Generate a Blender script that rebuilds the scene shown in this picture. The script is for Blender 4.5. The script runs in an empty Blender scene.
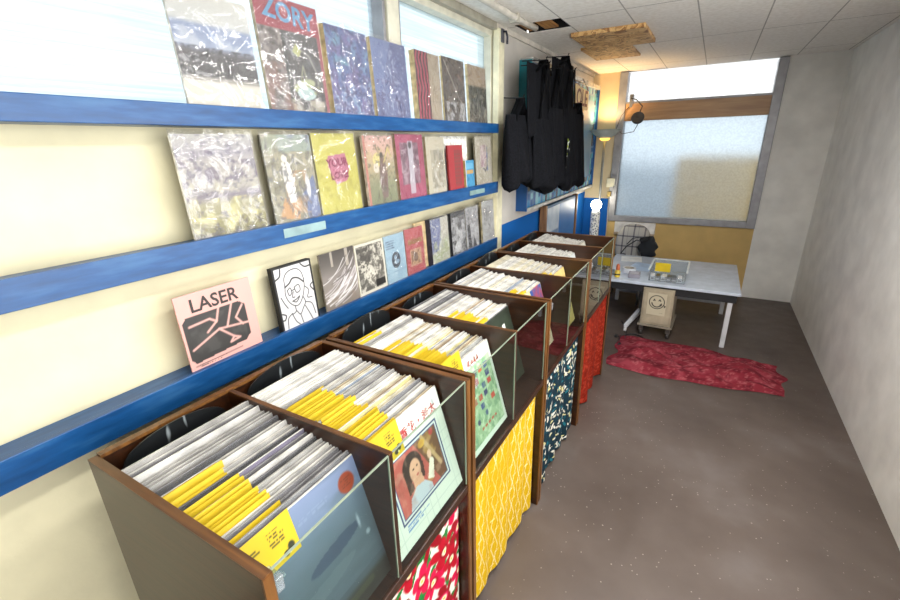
import bpy, math, random
import numpy as np
from mathutils import Vector, Matrix
random.seed(7)
SC = bpy.context.scene
COL = SC.collection
D = bpy.data
PI = math.pi
rad = math.radians

# ------------------------------------------------------------------ materials
def lin(c):
    return tuple(((x/12.92) if x <= 0.04045 else ((x+0.055)/1.055)**2.4) for x in c)

def hexc(h):
    h = h.lstrip('#')
    return tuple(int(h[i:i+2], 16)/255 for i in (0, 2, 4))

class NT:
    def __init__(s, name):
        s.m = D.materials.new(name); s.m.use_nodes = True
        s.t = s.m.node_tree; s.n = s.t.nodes; s.l = s.t.links
        s.n.clear()
        s.out = s.n.new('ShaderNodeOutputMaterial')
    def add(s, typ, **kw):
        n = s.n.new(typ)
        for k, v in kw.items():
            if k.startswith('i_'):
                key = k[2:]
                key = int(key) if key.isdigit() else key.replace('_', ' ')
                n.inputs[key].default_value = v
            else:
                setattr(n, k, v)
        return n
    def link(s, a, b): s.l.new(a, b)
    def ramp(s, stops, interp='LINEAR'):
        r = s.n.new('ShaderNodeValToRGB'); r.color_ramp.interpolation = interp
        e = r.color_ramp.elements
        while len(e) < len(stops): e.new(0.5)
        for el, (p, c) in zip(e, stops):
            el.position = p; el.color = (*lin(c), 1)
        return r
    def bsdf(s, rough=.6, metallic=0, spec=.5, color=None):
        b = s.n.new('ShaderNodeBsdfPrincipled')
        b.inputs['Roughness'].default_value = rough
        b.inputs['Metallic'].default_value = metallic
        b.inputs['Specular IOR Level'].default_value = spec
        if color: b.inputs['Base Color'].default_value = (*lin(color), 1)
        s.link(b.outputs[0], s.out.inputs[0])
        return b
    def bump(s, h, b, strength=.3, dist=.01):
        n = s.add('ShaderNodeBump'); n.inputs['Strength'].default_value = strength
        n.inputs['Distance'].default_value = dist
        s.link(h, n.inputs['Height']); s.link(n.outputs[0], b.inputs['Normal'])

CACHE = {}
def paint(c, rough=.55, var=.06, scale=12., metallic=0., bump=0., spec=.5, name=None):
    """plain painted / coated surface with a slight procedural mottling"""
    if isinstance(c, str): c = hexc(c)
    key = (c, rough, var, scale, metallic, bump, spec)
    if key in CACHE: return CACHE[key]
    t = NT(name or 'paint_%d' % len(CACHE))
    b = t.bsdf(rough, metallic, spec)
    tc = t.add('ShaderNodeTexCoord')
    n = t.add('ShaderNodeTexNoise'); n.inputs['Scale'].default_value = scale; n.inputs['Detail'].default_value = 4
    t.link(tc.outputs['Object'], n.inputs['Vector'])
    lo = tuple(max(0, x*(1-var*2)) for x in c); hi = tuple(min(1, x*(1+var)) for x in c)
    r = t.ramp([(.3, lo), (.7, hi)])
    t.link(n.outputs['Fac'], r.inputs[0]); t.link(r.outputs[0], b.inputs['Base Color'])
    if bump: t.bump(n.outputs['Fac'], b, bump, .004)
    CACHE[key] = t.m
    return t.m

def wood(c1, c2, rough=.4, axis='X', scale=6., name='wood'):
    t = NT(name); b = t.bsdf(rough)
    tc = t.add('ShaderNodeTexCoord'); mp = t.add('ShaderNodeMapping')
    sc = {'X': (1, 14, 14), 'Y': (14, 1, 14), 'Z': (14, 14, 1)}[axis]
    mp.inputs['Scale'].default_value = sc
    n = t.add('ShaderNodeTexNoise'); n.inputs['Scale'].default_value = scale; n.inputs['Detail'].default_value = 6
    n.inputs['Distortion'].default_value = .6
    t.link(tc.outputs['Object'], mp.inputs[0]); t.link(mp.outputs[0], n.inputs['Vector'])
    r = t.ramp([(.3, hexc(c1)), (.68, hexc(c2))])
    t.link(n.outputs['Fac'], r.inputs[0]); t.link(r.outputs[0], b.inputs['Base Color'])
    t.bump(n.outputs['Fac'], b, .08, .003)
    return t.m

def printed(name, rough, spec=.5, sheen=0):
    """surface coloured by a painted colour attribute"""
    t = NT(name); b = t.bsdf(rough, 0, spec)
    a = t.add('ShaderNodeAttribute'); a.attribute_name = 'Col'
    t.link(a.outputs['Color'], b.inputs['Base Color'])
    if sheen:
        tc = t.add('ShaderNodeTexCoord'); w = t.add('ShaderNodeTexNoise'); w.inputs['Scale'].default_value = 400
        t.link(tc.outputs['Object'], w.inputs['Vector']); t.bump(w.outputs['Fac'], b, .15, .001)
    return t.m
M_PRINT = printed('printed_paper', .45)
M_CLOTH = printed('printed_cloth', .9, .15, 1)

def glass_mat(name, tint, tmix, rough=.02, ior=1.45, wrinkle=0., diff=0.):
    t = NT(name)
    tr = t.add('ShaderNodeBsdfTransparent'); tr.inputs[0].default_value = (*lin(tint), 1)
    gl = t.add('ShaderNodeBsdfGlossy'); gl.inputs['Roughness'].default_value = rough
    lw = t.add('ShaderNodeLayerWeight'); lw.inputs['Blend'].default_value = .5
    fr = t.add('ShaderNodeMath', operation='POWER'); fr.inputs[1].default_value = 4.2; t.link(lw.outputs['Facing'], fr.inputs[0])
    mx = t.add('ShaderNodeMixShader')
    mul = t.add('ShaderNodeMath', operation='MULTIPLY_ADD'); mul.inputs[1].default_value = .9*min(tmix, 1.1); mul.inputs[2].default_value = .045*tmix
    mul.use_clamp = True
    t.link(fr.outputs[0], mul.inputs[0]); t.link(mul.outputs[0], mx.inputs[0])
    t.link(tr.outputs[0], mx.inputs[1]); t.link(gl.outputs[0], mx.inputs[2])
    last = mx
    if diff:
        df = t.add('ShaderNodeBsdfDiffuse'); df.inputs[0].default_value = (.9, .92, .95, 1)
        m2 = t.add('ShaderNodeMixShader'); m2.inputs[0].default_value = diff
        t.link(mx.outputs[0], m2.inputs[1]); t.link(df.outputs[0], m2.inputs[2]); last = m2
    if wrinkle:
        tc = t.add('ShaderNodeTexCoord'); n = t.add('ShaderNodeTexNoise')
        n.inputs['Scale'].default_value = 9; n.inputs['Detail'].default_value = 2.5; n.inputs['Distortion'].default_value = 1.2
        t.link(tc.outputs['Object'], n.inputs['Vector'])
        bp = t.add('ShaderNodeBump'); bp.inputs['Strength'].default_value = wrinkle; bp.inputs['Distance'].default_value = .03
        t.link(n.outputs['Fac'], bp.inputs['Height']); t.link(bp.outputs[0], gl.inputs['Normal'])
    t.link(last.outputs[0], t.out.inputs[0])
    return t.m
M_GLASS = glass_mat('bin_glass', (.86, .91, .88), 1.3, .015, 1.5)
M_BAG = glass_mat('clear_plastic_bag', (.97, .97, .97), 1.6, .12, 1.45, .9, .04)
M_CLEAR = glass_mat('clear_plastic', (.93, .95, .96), 1.2, .08, 1.45, .2, .12)

def window_pane(name, tint, clear, scale, stretch, rough=0, dip=.95):
    t = NT(name)
    tr = t.add('ShaderNodeBsdfRefraction' if rough else 'ShaderNodeBsdfTransparent')
    if rough: tr.inputs['Roughness'].default_value = rough; tr.inputs['IOR'].default_value = 1.18
    tr.inputs[0].default_value = (*lin(tint), 1)
    tl = t.add('ShaderNodeBsdfTranslucent')
    gl = t.add('ShaderNodeBsdfGlossy'); gl.inputs['Roughness'].default_value = .3
    tc = t.add('ShaderNodeTexCoord'); mp = t.add('ShaderNodeMapping'); mp.inputs['Scale'].default_value = stretch
    n = t.add('ShaderNodeTexNoise'); n.inputs['Scale'].default_value = scale; n.inputs['Detail'].default_value = 3
    t.link(tc.outputs['Object'], mp.inputs[0]); t.link(mp.outputs[0], n.inputs['Vector'])
    r = t.ramp([(.35, tuple(x*dip for x in tint)), (.65, tint)])
    t.link(n.outputs['Fac'], r.inputs[0]); t.link(r.outputs[0], tl.inputs[0]); t.link(r.outputs[0], tr.inputs[0])
    m1 = t.add('ShaderNodeMixShader'); m1.inputs[0].default_value = clear
    t.link(tl.outputs[0], m1.inputs[1]); t.link(tr.outputs[0], m1.inputs[2])
    m2 = t.add('ShaderNodeMixShader'); m2.inputs[0].default_value = .05
    t.link(m1.outputs[0], m2.inputs[1]); t.link(gl.outputs[0], m2.inputs[2])
    bp = t.add('ShaderNodeBump'); bp.inputs['Strength'].default_value = .5; bp.inputs['Distance'].default_value = .01
    t.link(n.outputs['Fac'], bp.inputs['Height'])
    t.link(bp.outputs[0], tl.inputs['Normal']); t.link(bp.outputs[0], gl.inputs['Normal'])
    t.link(m2.outputs[0], t.out.inputs[0])
    return t.m

def emit(c, strength, name):
    t = NT(name); e = t.add('ShaderNodeEmission'); e.inputs[0].default_value = (*lin(c), 1); e.inputs[1].default_value = strength
    t.link(e.outputs[0], t.out.inputs[0]); return t.m

# ------------------------------------------------------------------ mesh builder
class B:
    def __init__(s): s.v = []; s.f = []; s.m = []
    def poly(s, pts, m=0):
        b = len(s.v); s.v += [tuple(p) for p in pts]; s.f.append(tuple(range(b, b+len(pts)))); s.m.append(m); return s
    def box(s, x0, x1, y0, y1, z0, z1, m=0):
        b = len(s.v)
        s.v += [(x0,y0,z0),(x1,y0,z0),(x1,y1,z0),(x0,y1,z0),(x0,y0,z1),(x1,y0,z1),(x1,y1,z1),(x0,y1,z1)]
        for q in ((0,3,2,1),(4,5,6,7),(0,1,5,4),(1,2,6,5),(2,3,7,6),(3,0,4,7)):
            s.f.append(tuple(b+i for i in q)); s.m.append(m)
        return s
    def hexa(s, bot, top, m=0):
        b = len(s.v); s.v += [tuple(p) for p in bot]+[tuple(p) for p in top]; n = len(bot)
        s.f.append(tuple(b+i for i in reversed(range(n)))); s.m.append(m)
        s.f.append(tuple(b+n+i for i in range(n))); s.m.append(m)
        for i in range(n):
            j = (i+1) % n
            s.f.append((b+i, b+j, b+n+j, b+n+i)); s.m.append(m)
        return s
    def tube(s, pts, r, seg=8, m=0, flat=1., cap=True):
        pts = [Vector(p) for p in pts]; n = len(pts); b = len(s.v)
        rs = r if isinstance(r, (list, tuple)) else [r]*n
        prev = None
        for i, p in enumerate(pts):
            d = (pts[min(i+1, n-1)]-pts[max(i-1, 0)]).normalized()
            if prev is None:
                a = Vector((0, 0, 1)) if abs(d.z) < .9 else Vector((1, 0, 0))
                u = d.cross(a).normalized()
            else:
                u = (prev - d*prev.dot(d))
                u = u.normalized() if u.length > 1e-6 else d.orthogonal().normalized()
            prev = u; w = d.cross(u)
            for k in range(seg):
                t = 2*PI*k/seg
                s.v.append(tuple(p+u*math.cos(t)*rs[i]+w*math.sin(t)*rs[i]*flat))
        for i in range(n-1):
            for k in range(seg):
                k2 = (k+1) % seg
                s.f.append((b+i*seg+k, b+i*seg+k2, b+(i+1)*seg+k2, b+(i+1)*seg+k)); s.m.append(m)
        if cap:
            s.f.append(tuple(b+k for k in reversed(range(seg)))); s.m.append(m)
            s.f.append(tuple(b+(n-1)*seg+k for k in range(seg))); s.m.append(m)
        return s
    def lathe(s, prof, c=(0, 0, 0), seg=24, m=0, tf=None):
        b = len(s.v); n = len(prof)
        for r, z in prof:
            for k in range(seg):
                t = 2*PI*k/seg
                p = Vector((r*math.cos(t), r*math.sin(t), z))
                if tf: p = tf @ p
                s.v.append((c[0]+p.x, c[1]+p.y, c[2]+p.z))
        for i in range(n-1):
            for k in range(seg):
                k2 = (k+1) % seg
                s.f.append((b+i*seg+k, b+i*seg+k2, b+(i+1)*seg+k2, b+(i+1)*seg+k)); s.m.append(m)
        return s
    def grid(s, fn, nu, nv, m=0):
        b = len(s.v)
        for j in range(nv+1):
            for i in range(nu+1):
                s.v.append(tuple(fn(i/nu, j/nv)))
        for j in range(nv):
            for i in range(nu):
                a = b+j*(nu+1)+i
                s.f.append((a, a+1, a+nu+2, a+nu+1)); s.m.append(m)
        return s
    def mesh(s, name, mats, smooth=False):
        me = D.meshes.new(name); me.from_pydata(s.v, [], s.f)
        for mt in (mats if isinstance(mats, (list, tuple)) else [mats]): me.materials.append(mt)
        me.polygons.foreach_set('material_index', s.m)
        if smooth: me.polygons.foreach_set('use_smooth', [True]*len(s.f))
        me.update(); return me
    def build(s, name, mats, parent=None, loc=(0, 0, 0), rot=(0, 0, 0), smooth=False, bevel=0, solid=0, label=None):
        o = D.objects.new(name, s.mesh(name, mats, smooth)); COL.objects.link(o)
        o.location = loc; o.rotation_euler = rot
        if parent: o.parent = parent
        if solid:
            md = o.modifiers.new('thick', 'SOLIDIFY'); md.thickness = solid; md.offset = 0
        if bevel:
            md = o.modifiers.new('bevel', 'BEVEL'); md.width = bevel; md.segments = 2; md.limit_method = 'ANGLE'
        if label: o['label'] = label
        return o

def thing(name, label, cat, loc=(0, 0, 0), rot=(0, 0, 0), group=None):
    o = D.objects.new(name, None); COL.objects.link(o); o.empty_display_size = .05
    o.location = loc; o.rotation_euler = rot
    return tag(o, label, cat, group)
def tag(o, label, cat, group=None):
    o['label'] = label; o['category'] = cat
    if group: o['group'] = group
    return o
def struct(o):
    o['kind'] = 'structure'; return o

def text_into(b, s, size, mat, ox, oz, y=-.0012, rot=0., sx=1., align='CENTER', bold=0.):
    """lettering as flat faces in the local XZ plane, facing -Y"""
    cu = D.curves.new('t', 'FONT'); cu.body = s; cu.size = size; cu.align_x = align; cu.align_y = 'CENTER'
    cu.offset = bold; cu.resolution_u = 3
    ob = D.objects.new('t', cu); COL.objects.link(ob)
    bpy.context.view_layer.update()
    dg = bpy.context.evaluated_depsgraph_get()
    me = D.meshes.new_from_object(ob.evaluated_get(dg))
    base = len(b.v)
    c, sn = math.cos(rot), math.sin(rot)
    for v in me.vertices:
        x, z = v.co.x*sx, v.co.y
        b.v.append((ox+x*c-z*sn, y, oz+x*sn+z*c))
    for p in me.polygons:
        b.f.append(tuple(base+i for i in p.vertices)); b.m.append(mat)
    D.objects.remove(ob); D.curves.remove(cu); D.meshes.remove(me)

# ------------------------------------------------------------------ painted sheets (colour attribute)
def vnoise(x, y, seed=0):
    rs = np.random.RandomState(seed); T = rs.rand(64, 64)
    xi = np.floor(x).astype(int); yi = np.floor(y).astype(int); fx = x-xi; fy = y-yi
    fx = fx*fx*(3-2*fx); fy = fy*fy*(3-2*fy)
    g = lambda a, b: T[a % 64, b % 64]
    return (g(xi, yi)*(1-fx)+g(xi+1, yi)*fx)*(1-fy)+(g(xi, yi+1)*(1-fx)+g(xi+1, yi+1)*fx)*fy
def fbm(x, y, seed=0, o=4):
    v = 0; a = .5; tot = 0
    for i in range(o):
        v = v+a*vnoise(x*2**i, y*2**i, seed+i); tot += a; a *= .5
    return v/tot

class Cv:
    def __init__(s, w, h, nx, nz, base='#ffffff'):
        s.w, s.h, s.nx, s.nz = w, h, nx, nz
        s.x, s.z = np.meshgrid(np.linspace(0, 1, nx+1), np.linspace(0, 1, nz+1))
        s.px = s.x; s.pz = s.z*h/w
        s.k = h/w; s.e = 1.2/nx
        s.c = np.ones((nz+1, nx+1, 3))*np.array(hexc(base))
    def put(s, mask, col):
        if isinstance(col, str): col = hexc(col)
        mask = np.clip(np.asarray(mask, float), 0, 1)[..., None]
        s.c = s.c*(1-mask)+np.array(col)*mask; return s
    def rect(s, x0, x1, z0, z1, col, a=1): return s.put(((s.x >= x0) & (s.x <= x1) & (s.z >= z0) & (s.z <= z1))*a, col)
    def ell(s, cx, cz, rx, rz, col, ang=0, a=1):
        dx = s.x-cx; dz = (s.z-cz)*s.k; c, n = math.cos(ang), math.sin(ang)
        u = (dx*c+dz*n)/rx; v = (-dx*n+dz*c)/(rz*s.k)
        d = np.sqrt(u*u+v*v); return s.put(np.clip((1-d)*rx/s.e+.5, 0, 1)*a, col)
    def poly(s, pts, col, a=1):
        ins = np.zeros_like(s.x, bool); n = len(pts)
        for i in range(n):
            x1, z1 = pts[i]; x2, z2 = pts[(i+1) % n]
            if z1 == z2: continue
            c = ((z1 > s.z) != (z2 > s.z)) & (s.x < (x2-x1)*(s.z-z1)/(z2-z1)+x1)
            ins ^= c
        return s.put(ins*a, col)
    def stroke(s, pts, wd, col, a=1):
        d = np.full_like(s.x, 9.)
        for (x1, z1), (x2, z2) in zip(pts[:-1], pts[1:]):
            ax, az, bx, bz = x1, z1*s.k, x2, z2*s.k
            L = (bx-ax)**2+(bz-az)**2+1e-9
            t = np.clip(((s.px-ax)*(bx-ax)+(s.pz-az)*(bz-az))/L, 0, 1)
            d = np.minimum(d, np.hypot(s.px-ax-t*(bx-ax), s.pz-az-t*(bz-az)))
        return s.put(np.clip((wd/2-d)/s.e+.5, 0, 1)*a, col)
    def noise(s, sc, seed, lo, hi, col, o=4, sx=1, sz=1, a=.7, reg=None):
        n = fbm(s.px*sc*sx, s.pz*sc*sz, seed, o)
        m = np.clip((n-lo)/(hi-lo), 0, 1)*a
        if reg is not None: m = m*((s.x >= reg[0]) & (s.x <= reg[1]) & (s.z >= reg[2]) & (s.z <= reg[3]))
        return s.put(m, col)
    def grad(s, stops):
        zs = [p for p, _ in stops]; cs = np.array([hexc(c) for _, c in stops])
        for k in range(3): s.c[..., k] = np.interp(s.z, zs, cs[:, k])
        return s
    def text_lines(s, x0, x1, z0, z1, n, col, seed=0, fill=.55, a=.85):
        rs = np.random.RandomState(seed)
        for i in range(n):
            z = z1-(i+.5)*(z1-z0)/n; e = x0+(x1-x0)*rs.uniform(.55, 1)
            m = (np.abs(s.z-z) < (z1-z0)/n*.28) & (s.x > x0) & (s.x < e)
            m = m & (vnoise(s.px*90, s.z*0+i, seed) > 1-fill-.15)
            s.put(m*a, col)
        return s
    def sheet(s, name, mat, parent=None, y=0., fn=None, smooth=True, extra=None, extra_m=(), loc=(0, 0, 0), rot=(0, 0, 0), xc=True):
        b = B(); nx, nz = s.nx, s.nz
        X = (s.x-(.5 if xc else 0))*s.w; Z = s.z*s.h; Y = np.full_like(X, y)
        if fn: X, Y, Z = fn(s.x, s.z, X, Y, Z)
        b.v = list(map(tuple, np.stack([X, Y, Z], -1).reshape(-1, 3).tolist()))
        for j in range(nz):
            for i in range(nx):
                a = j*(nx+1)+i; b.f.append((a, a+1, a+nx+2, a+nx+1))
        b.m = [0]*len(b.f); nv = len(b.v)
        if extra: extra(b)
        me = b.mesh(name, [mat]+list(extra_m), smooth)
        at = me.color_attributes.new('Col', 'FLOAT_COLOR', 'POINT')
        c = np.clip(s.c, 0, 1); c = np.where(c <= .04045, c/12.92, ((c+.055)/1.055)**2.4)
        buf = np.ones((len(b.v), 4), np.float32); buf[:nv, :3] = c.reshape(-1, 3)
        at.data.foreach_set('color', buf.ravel())
        o = D.objects.new(name, me); COL.objects.link(o); o.location = loc; o.rotation_euler = rot
        if parent: o.parent = parent
        return o

# ------------------------------------------------------------------ key dimensions (metres)
XW = -.04            # left wall surface
YF = 5.32            # far wall
XR = 2.2             # right wall
YB = -2.6            # wall behind the camera
ZC = 2.38            # ceiling
XF, XB, H, HG = .77, .205, 1.056, .70    # bins: front, back, top, glass bottom
SH = [(1.789, 1.7345), (1.4364, 1.3666), (1.0642, .9875)]   # shelf lips (top, bottom)
SE = 2.478           # right end of the shelves

# ------------------------------------------------------------------ camera
cam = D.cameras.new('camera'); cam.sensor_width = 36; cam.lens = 36*434.854/900; cam.clip_start = .02
co = D.objects.new('camera', cam); COL.objects.link(co)
yaw, pitch, roll = .5311, .3422, -.0259
fw = Vector((-math.sin(yaw)*math.cos(pitch), math.cos(yaw)*math.cos(pitch), -math.sin(pitch)))
ri = Vector((math.cos(yaw), math.sin(yaw), 0)); up = ri.cross(fw)
r2 = ri*math.cos(roll)+up*math.sin(roll); u2 = -ri*math.sin(roll)+up*math.cos(roll)
mw = Matrix.Identity(4)
for i in range(3):
    mw[i][0] = r2[i]; mw[i][1] = u2[i]; mw[i][2] = -fw[i]
mw[0][3], mw[1][3], mw[2][3] = 1.2685, -.2469, 1.67
co.matrix_world = mw; SC.camera = co

# ------------------------------------------------------------------ room shell
def wall_material(name, col, stripe=None, z_split=None, block=True, warm=None):
    t = NT(name); b = t.bsdf(.75, 0, .3)
    g = t.add('ShaderNodeNewGeometry'); sep = t.add('ShaderNodeSeparateXYZ'); t.link(g.outputs['Position'], sep.inputs[0])
    n = t.add('ShaderNodeTexNoise'); n.inputs['Scale'].default_value = 5; n.inputs['Detail'].default_value = 6
    t.link(g.outputs['Position'], n.inputs['Vector'])
    r = t.ramp([(.3, tuple(x*.92 for x in col)), (.7, col)]); t.link(n.outputs['Fac'], r.inputs[0])
    last = r.outputs[0]
    if stripe:
        cmp_ = t.add('ShaderNodeMath', operation='LESS_THAN'); cmp_.inputs[1].default_value = z_split
        t.link(sep.outputs[2], cmp_.inputs[0])
        mx = t.add('ShaderNodeMix', data_type='RGBA'); t.link(cmp_.outputs[0], mx.inputs[0])
        t.link(last, mx.inputs[6]); mx.inputs[7].default_value = (*lin(stripe), 1); last = mx.outputs[2]
    t.link(last, b.inputs['Base Color'])
    n2 = t.add('ShaderNodeTexNoise'); n2.inputs['Scale'].default_value = 60; t.link(g.outputs['Position'], n2.inputs['Vector'])
    t.bump(n2.outputs['Fac'], b, .15, .004)
    return t.m
M_CREAM = wall_material('cream_wall_paint', hexc('#dcd5b4'))
M_WALL = wall_material('pale_wall_blue_dado', hexc('#d9d4cc'), hexc('#0a63b4'), 1.095)
M_FAR = wall_material('far_wall_paint', hexc('#dcc9a4'), hexc('#0a5fb0'), 1.02)
M_YEL = wall_material('ochre_wall_paint', hexc('#d9b878'))
M_WHITE = wall_material('white_wall_paint', hexc('#f6f5f1'))
M_FRAME = paint('#d9d6c4', .45, .04)
M_GREYF = paint('#9b9ba0', .4, .05, metallic=.3)

# floor: worn grey-brown concrete with flecks of white paint
t = NT('worn_concrete'); b = t.bsdf(.42, 0, .5)
g = t.add('ShaderNodeNewGeometry')
n = t.add('ShaderNodeTexNoise'); n.inputs['Scale'].default_value = 2.2; n.inputs['Detail'].default_value = 8
t.link(g.outputs['Position'], n.inputs['Vector'])
r = t.ramp([(.25, hexc('#483d37')), (.55, hexc('#584d47')), (.8, hexc('#69615e'))]); t.link(n.outputs['Fac'], r.inputs[0])
v = t.add('ShaderNodeTexVoronoi'); v.inputs['Scale'].default_value = 32; t.link(g.outputs['Position'], v.inputs['Vector'])
n3 = t.add('ShaderNodeTexNoise'); n3.inputs['Scale'].default_value = 3.1; t.link(g.outputs['Position'], n3.inputs['Vector'])
th = t.add('ShaderNodeMath', operation='MULTIPLY'); th.inputs[1].default_value = .17; t.link(n3.outputs['Fac'], th.inputs[0])
lt = t.add('ShaderNodeMath', operation='LESS_THAN'); t.link(v.outputs['Distance'], lt.inputs[0]); t.link(th.outputs[0], lt.inputs[1])
mlt = t.add('ShaderNodeMath', operation='MULTIPLY'); mlt.inputs[1].default_value = .42; t.link(lt.outputs[0], mlt.inputs[0])
mx = t.add('ShaderNodeMix', data_type='RGBA'); t.link(mlt.outputs[0], mx.inputs[0]); t.link(r.outputs[0], mx.inputs[6])
mx.inputs[7].default_value = (*lin(hexc('#b9b0a8')), 1); t.link(mx.outputs[2], b.inputs['Base Color'])
n4 = t.add('ShaderNodeTexNoise'); n4.inputs['Scale'].default_value = 9; n4.inputs['Detail'].default_value = 5; t.link(g.outputs['Position'], n4.inputs['Vector'])
rr = t.add('ShaderNodeMapRange'); rr.inputs[3].default_value = .3; rr.inputs[4].default_value = .6
t.link(n4.outputs['Fac'], rr.inputs[0]); t.link(rr.outputs[0], b.inputs['Roughness'])
t.bump(n4.outputs['Fac'], b, .12, .01)
M_FLOOR = t.m
struct(B().box(XW-.2, XR+.2, YB-.2, YF+.2, -.12, 0).build('floor', M_FLOOR))

# left wall with window opening
WY0, WY1, WZ0, WZ1 = -.9, 2.64, 1.75, 2.345
w = B()
w.box(XW-.16, XW, YB, 2.70, 0, WZ0)
w.box(XW-.16, XW, YB, 2.70, WZ1, ZC)
w.box(XW-.16, XW, YB, WY0, WZ0, WZ1)
wl = struct(w.build('wall_left', M_CREAM))
B().box(XW-.16, XW, 2.70, YF, 0, ZC).build('wall_panel', M_WALL, wl)
# window in the left wall
win = struct(D.objects.new('window_1', None)); COL.objects.link(win)
f = B()
f.box(XW-.11, XW-.03, WY0, WY1, WZ0, WZ0+.05); f.box(XW-.11, XW-.015, WY0, WY1, WZ1-.035, WZ1)
f.box(XW-.11, XW-.02, WY1-.03, WY1, WZ0, WZ1); f.box(XW-.11, XW-.03, WY0, WY0+.04, WZ0, WZ1)
f.box(XW-.11, XW+.0, 1.515, 1.60, WZ0, WZ1)
f.build('window_frame', M_FRAME, win, bevel=.004)
B().box(XW-.09, XW-.012, 1.605, 1.622, WZ0, WZ1).box(XW-.09, XW-.012, 1.493, 1.51, WZ0, WZ1).build('sash_edge', M_GREYF, win)
M_PANE1 = window_pane('ribbed_window_glass', (.94, .98, 1.0), .68, 3, (1, .6, 40), 0, .93)
for a, c in ((WY0+.04, 1.515), (1.60, WY1-.03)):
    B().box(XW-.075, XW-.069, a, c, WZ0+.05, WZ1-.035).build('pane', M_PANE1, win)
B().box(XW-.01, XW+.02, -.9, 2.61, WZ1-.005, ZC).build('trim_1', paint('#a19c8c', .5))['kind'] = 'structure'
B().box(XW-.005, XW+.035, 2.61, 2.70, 0, ZC-.03).build('trim_2', paint('#ece6c6', .5, .05), bevel=.004)['kind'] = 'structure'

# far wall with window
FX0, FX1, FZ0, FZ1 = .25, 1.75, .76, ZC-.01
w = B()
w.box(XW-.16, FX0, YF, YF+.16, 0, ZC)
wf = struct(w.build('wall_far', M_FAR))
B().box(FX0, FX1, YF, YF+.16, 0, FZ0).build('wall_panel', M_YEL, wf)
B().box(FX1, XR+.2, YF, YF+.16, 0, ZC).build('wall_panel', M_WHITE, wf)
win2 = struct(D.objects.new('window_2', None)); COL.objects.link(win2)
f = B()
f.box(FX0, FX0+.085, YF-.03, YF+.1, FZ0, FZ1); f.box(FX1-.08, FX1, YF-.03, YF+.1, FZ0, FZ1)
f.box(FX0+.085, FX1-.08, YF-.03, YF+.1, FZ0, FZ0+.065)
f.build('window_frame', M_GREYF, win2, bevel=.004)
B().box(FX0+.085, FX1-.08, YF-.02, YF+.1, 1.875, 2.05).build('transom', wood('#9b7350', '#b8946c', .4, 'X', 3, 'transom_wood'), win2)
B().box(FX0+.085, FX1-.08, YF-.03, YF+.02, 2.05, 2.07).build('transom_edge', M_GREYF, win2)
M_PANE2 = window_pane('frosted_window_glass', (.95, .98, 1), .72, 55, (1, 1, 1), .5)
B().box(FX0+.085, FX1-.08, YF+.03, YF+.036, FZ0+.065, 1.875).build('pane', M_PANE2, win2)
M_PANE3 = window_pane('upper_window_glass', (1, 1, 1), .8, 20, (1, 1, 1))
B().box(FX0+.085, FX1-.08, YF+.03, YF+.036, 2.07, FZ1).build('pane', M_PANE3, win2)
B().box(FX0+.1, .80, YF-.03, YF, .63, .755).build('trim_3', paint('#e6e4e2', .4), bevel=.004)['kind'] = 'structure'
B().box(FX0+.1, .80, YF-.04, YF, .60, .63).build('trim_4', paint('#b9a894', .4), bevel=.003)['kind'] = 'structure'
# light switch cover strip between blue dado and cream wall of the far corner
# right wall with wide shop window (off to the side), and the wall behind
RY0, RY1, RZ0, RZ1 = -1.7, 2.3, .55, 2.2
w = B()
w.box(XR, XR+.16, YB, RY0, 0, ZC); w.box(XR, XR+.16, RY1, YF, 0, ZC); w.box(XR, XR+.16, RY0, RY1, 0, RZ0); w.box(XR, XR+.16, RY0, RY1, RZ1, ZC)
struct(w.build('wall_right', M_WHITE))
win3 = struct(D.objects.new('window_3', None)); COL.objects.link(win3)
f = B()
for y in (RY0, -.45, 1.0, RY1-.06): f.box(XR+.04, XR+.1, y, y+.06, RZ0, RZ1)
f.box(XR+.04, XR+.1, RY0, RY1, RZ0, RZ0+.06).box(XR+.04, XR+.1, RY0, RY1, RZ1-.06, RZ1)
f.build('window_frame', M_GREYF, win3, bevel=.004)
B().box(XR+.065, XR+.07, RY0, RY1, RZ0, RZ1).build('pane', M_PANE3, win3)
struct(B().box(XW-.16, XR+.16, YB-.16, YB, 0, ZC).build('wall_back', M_WHITE))

# ceiling of pale panels with dark seams, a torn hole by the left wall
t = NT('ceiling_panels'); b = t.bsdf(.8, 0, .2)
g = t.add('ShaderNodeNewGeometry'); sep = t.add('ShaderNodeSeparateXYZ'); t.link(g.outputs['Position'], sep.inputs[0])
def seam(t, sock, off, per, wd):
    a = t.add('ShaderNodeMath', operation='ADD'); a.inputs[1].default_value = -off+per*40; t.link(sock, a.inputs[0])
    m = t.add('ShaderNodeMath', operation='MODULO'); m.inputs[1].default_value = per; t.link(a.outputs[0], m.inputs[0])
    l = t.add('ShaderNodeMath', operation='LESS_THAN'); l.inputs[1].default_value = wd; t.link(m.outputs[0], l.inputs[0])
    return l.outputs[0]
sx = seam(t, sep.outputs[0], .332, .366, .008); sy = seam(t, sep.outputs[1], 2.78, 1.1, .010)
mxm = t.add('ShaderNodeMath', operation='MAXIMUM'); t.link(sx, mxm.inputs[0]); t.link(sy, mxm.inputs[1])
n = t.add('ShaderNodeTexNoise'); n.inputs['Scale'].default_value = 40; n.inputs['Detail'].default_value = 6; t.link(g.outputs['Position'], n.inputs['Vector'])
r = t.ramp([(.35, hexc('#ebe7df')), (.65, hexc('#f8f5ef'))]); t.link(n.outputs['Fac'], r.inputs[0])
ml = t.add('ShaderNodeMath', operation='MULTIPLY'); ml.inputs[1].default_value = .6; t.link(mxm.outputs[0], ml.inputs[0])
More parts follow.
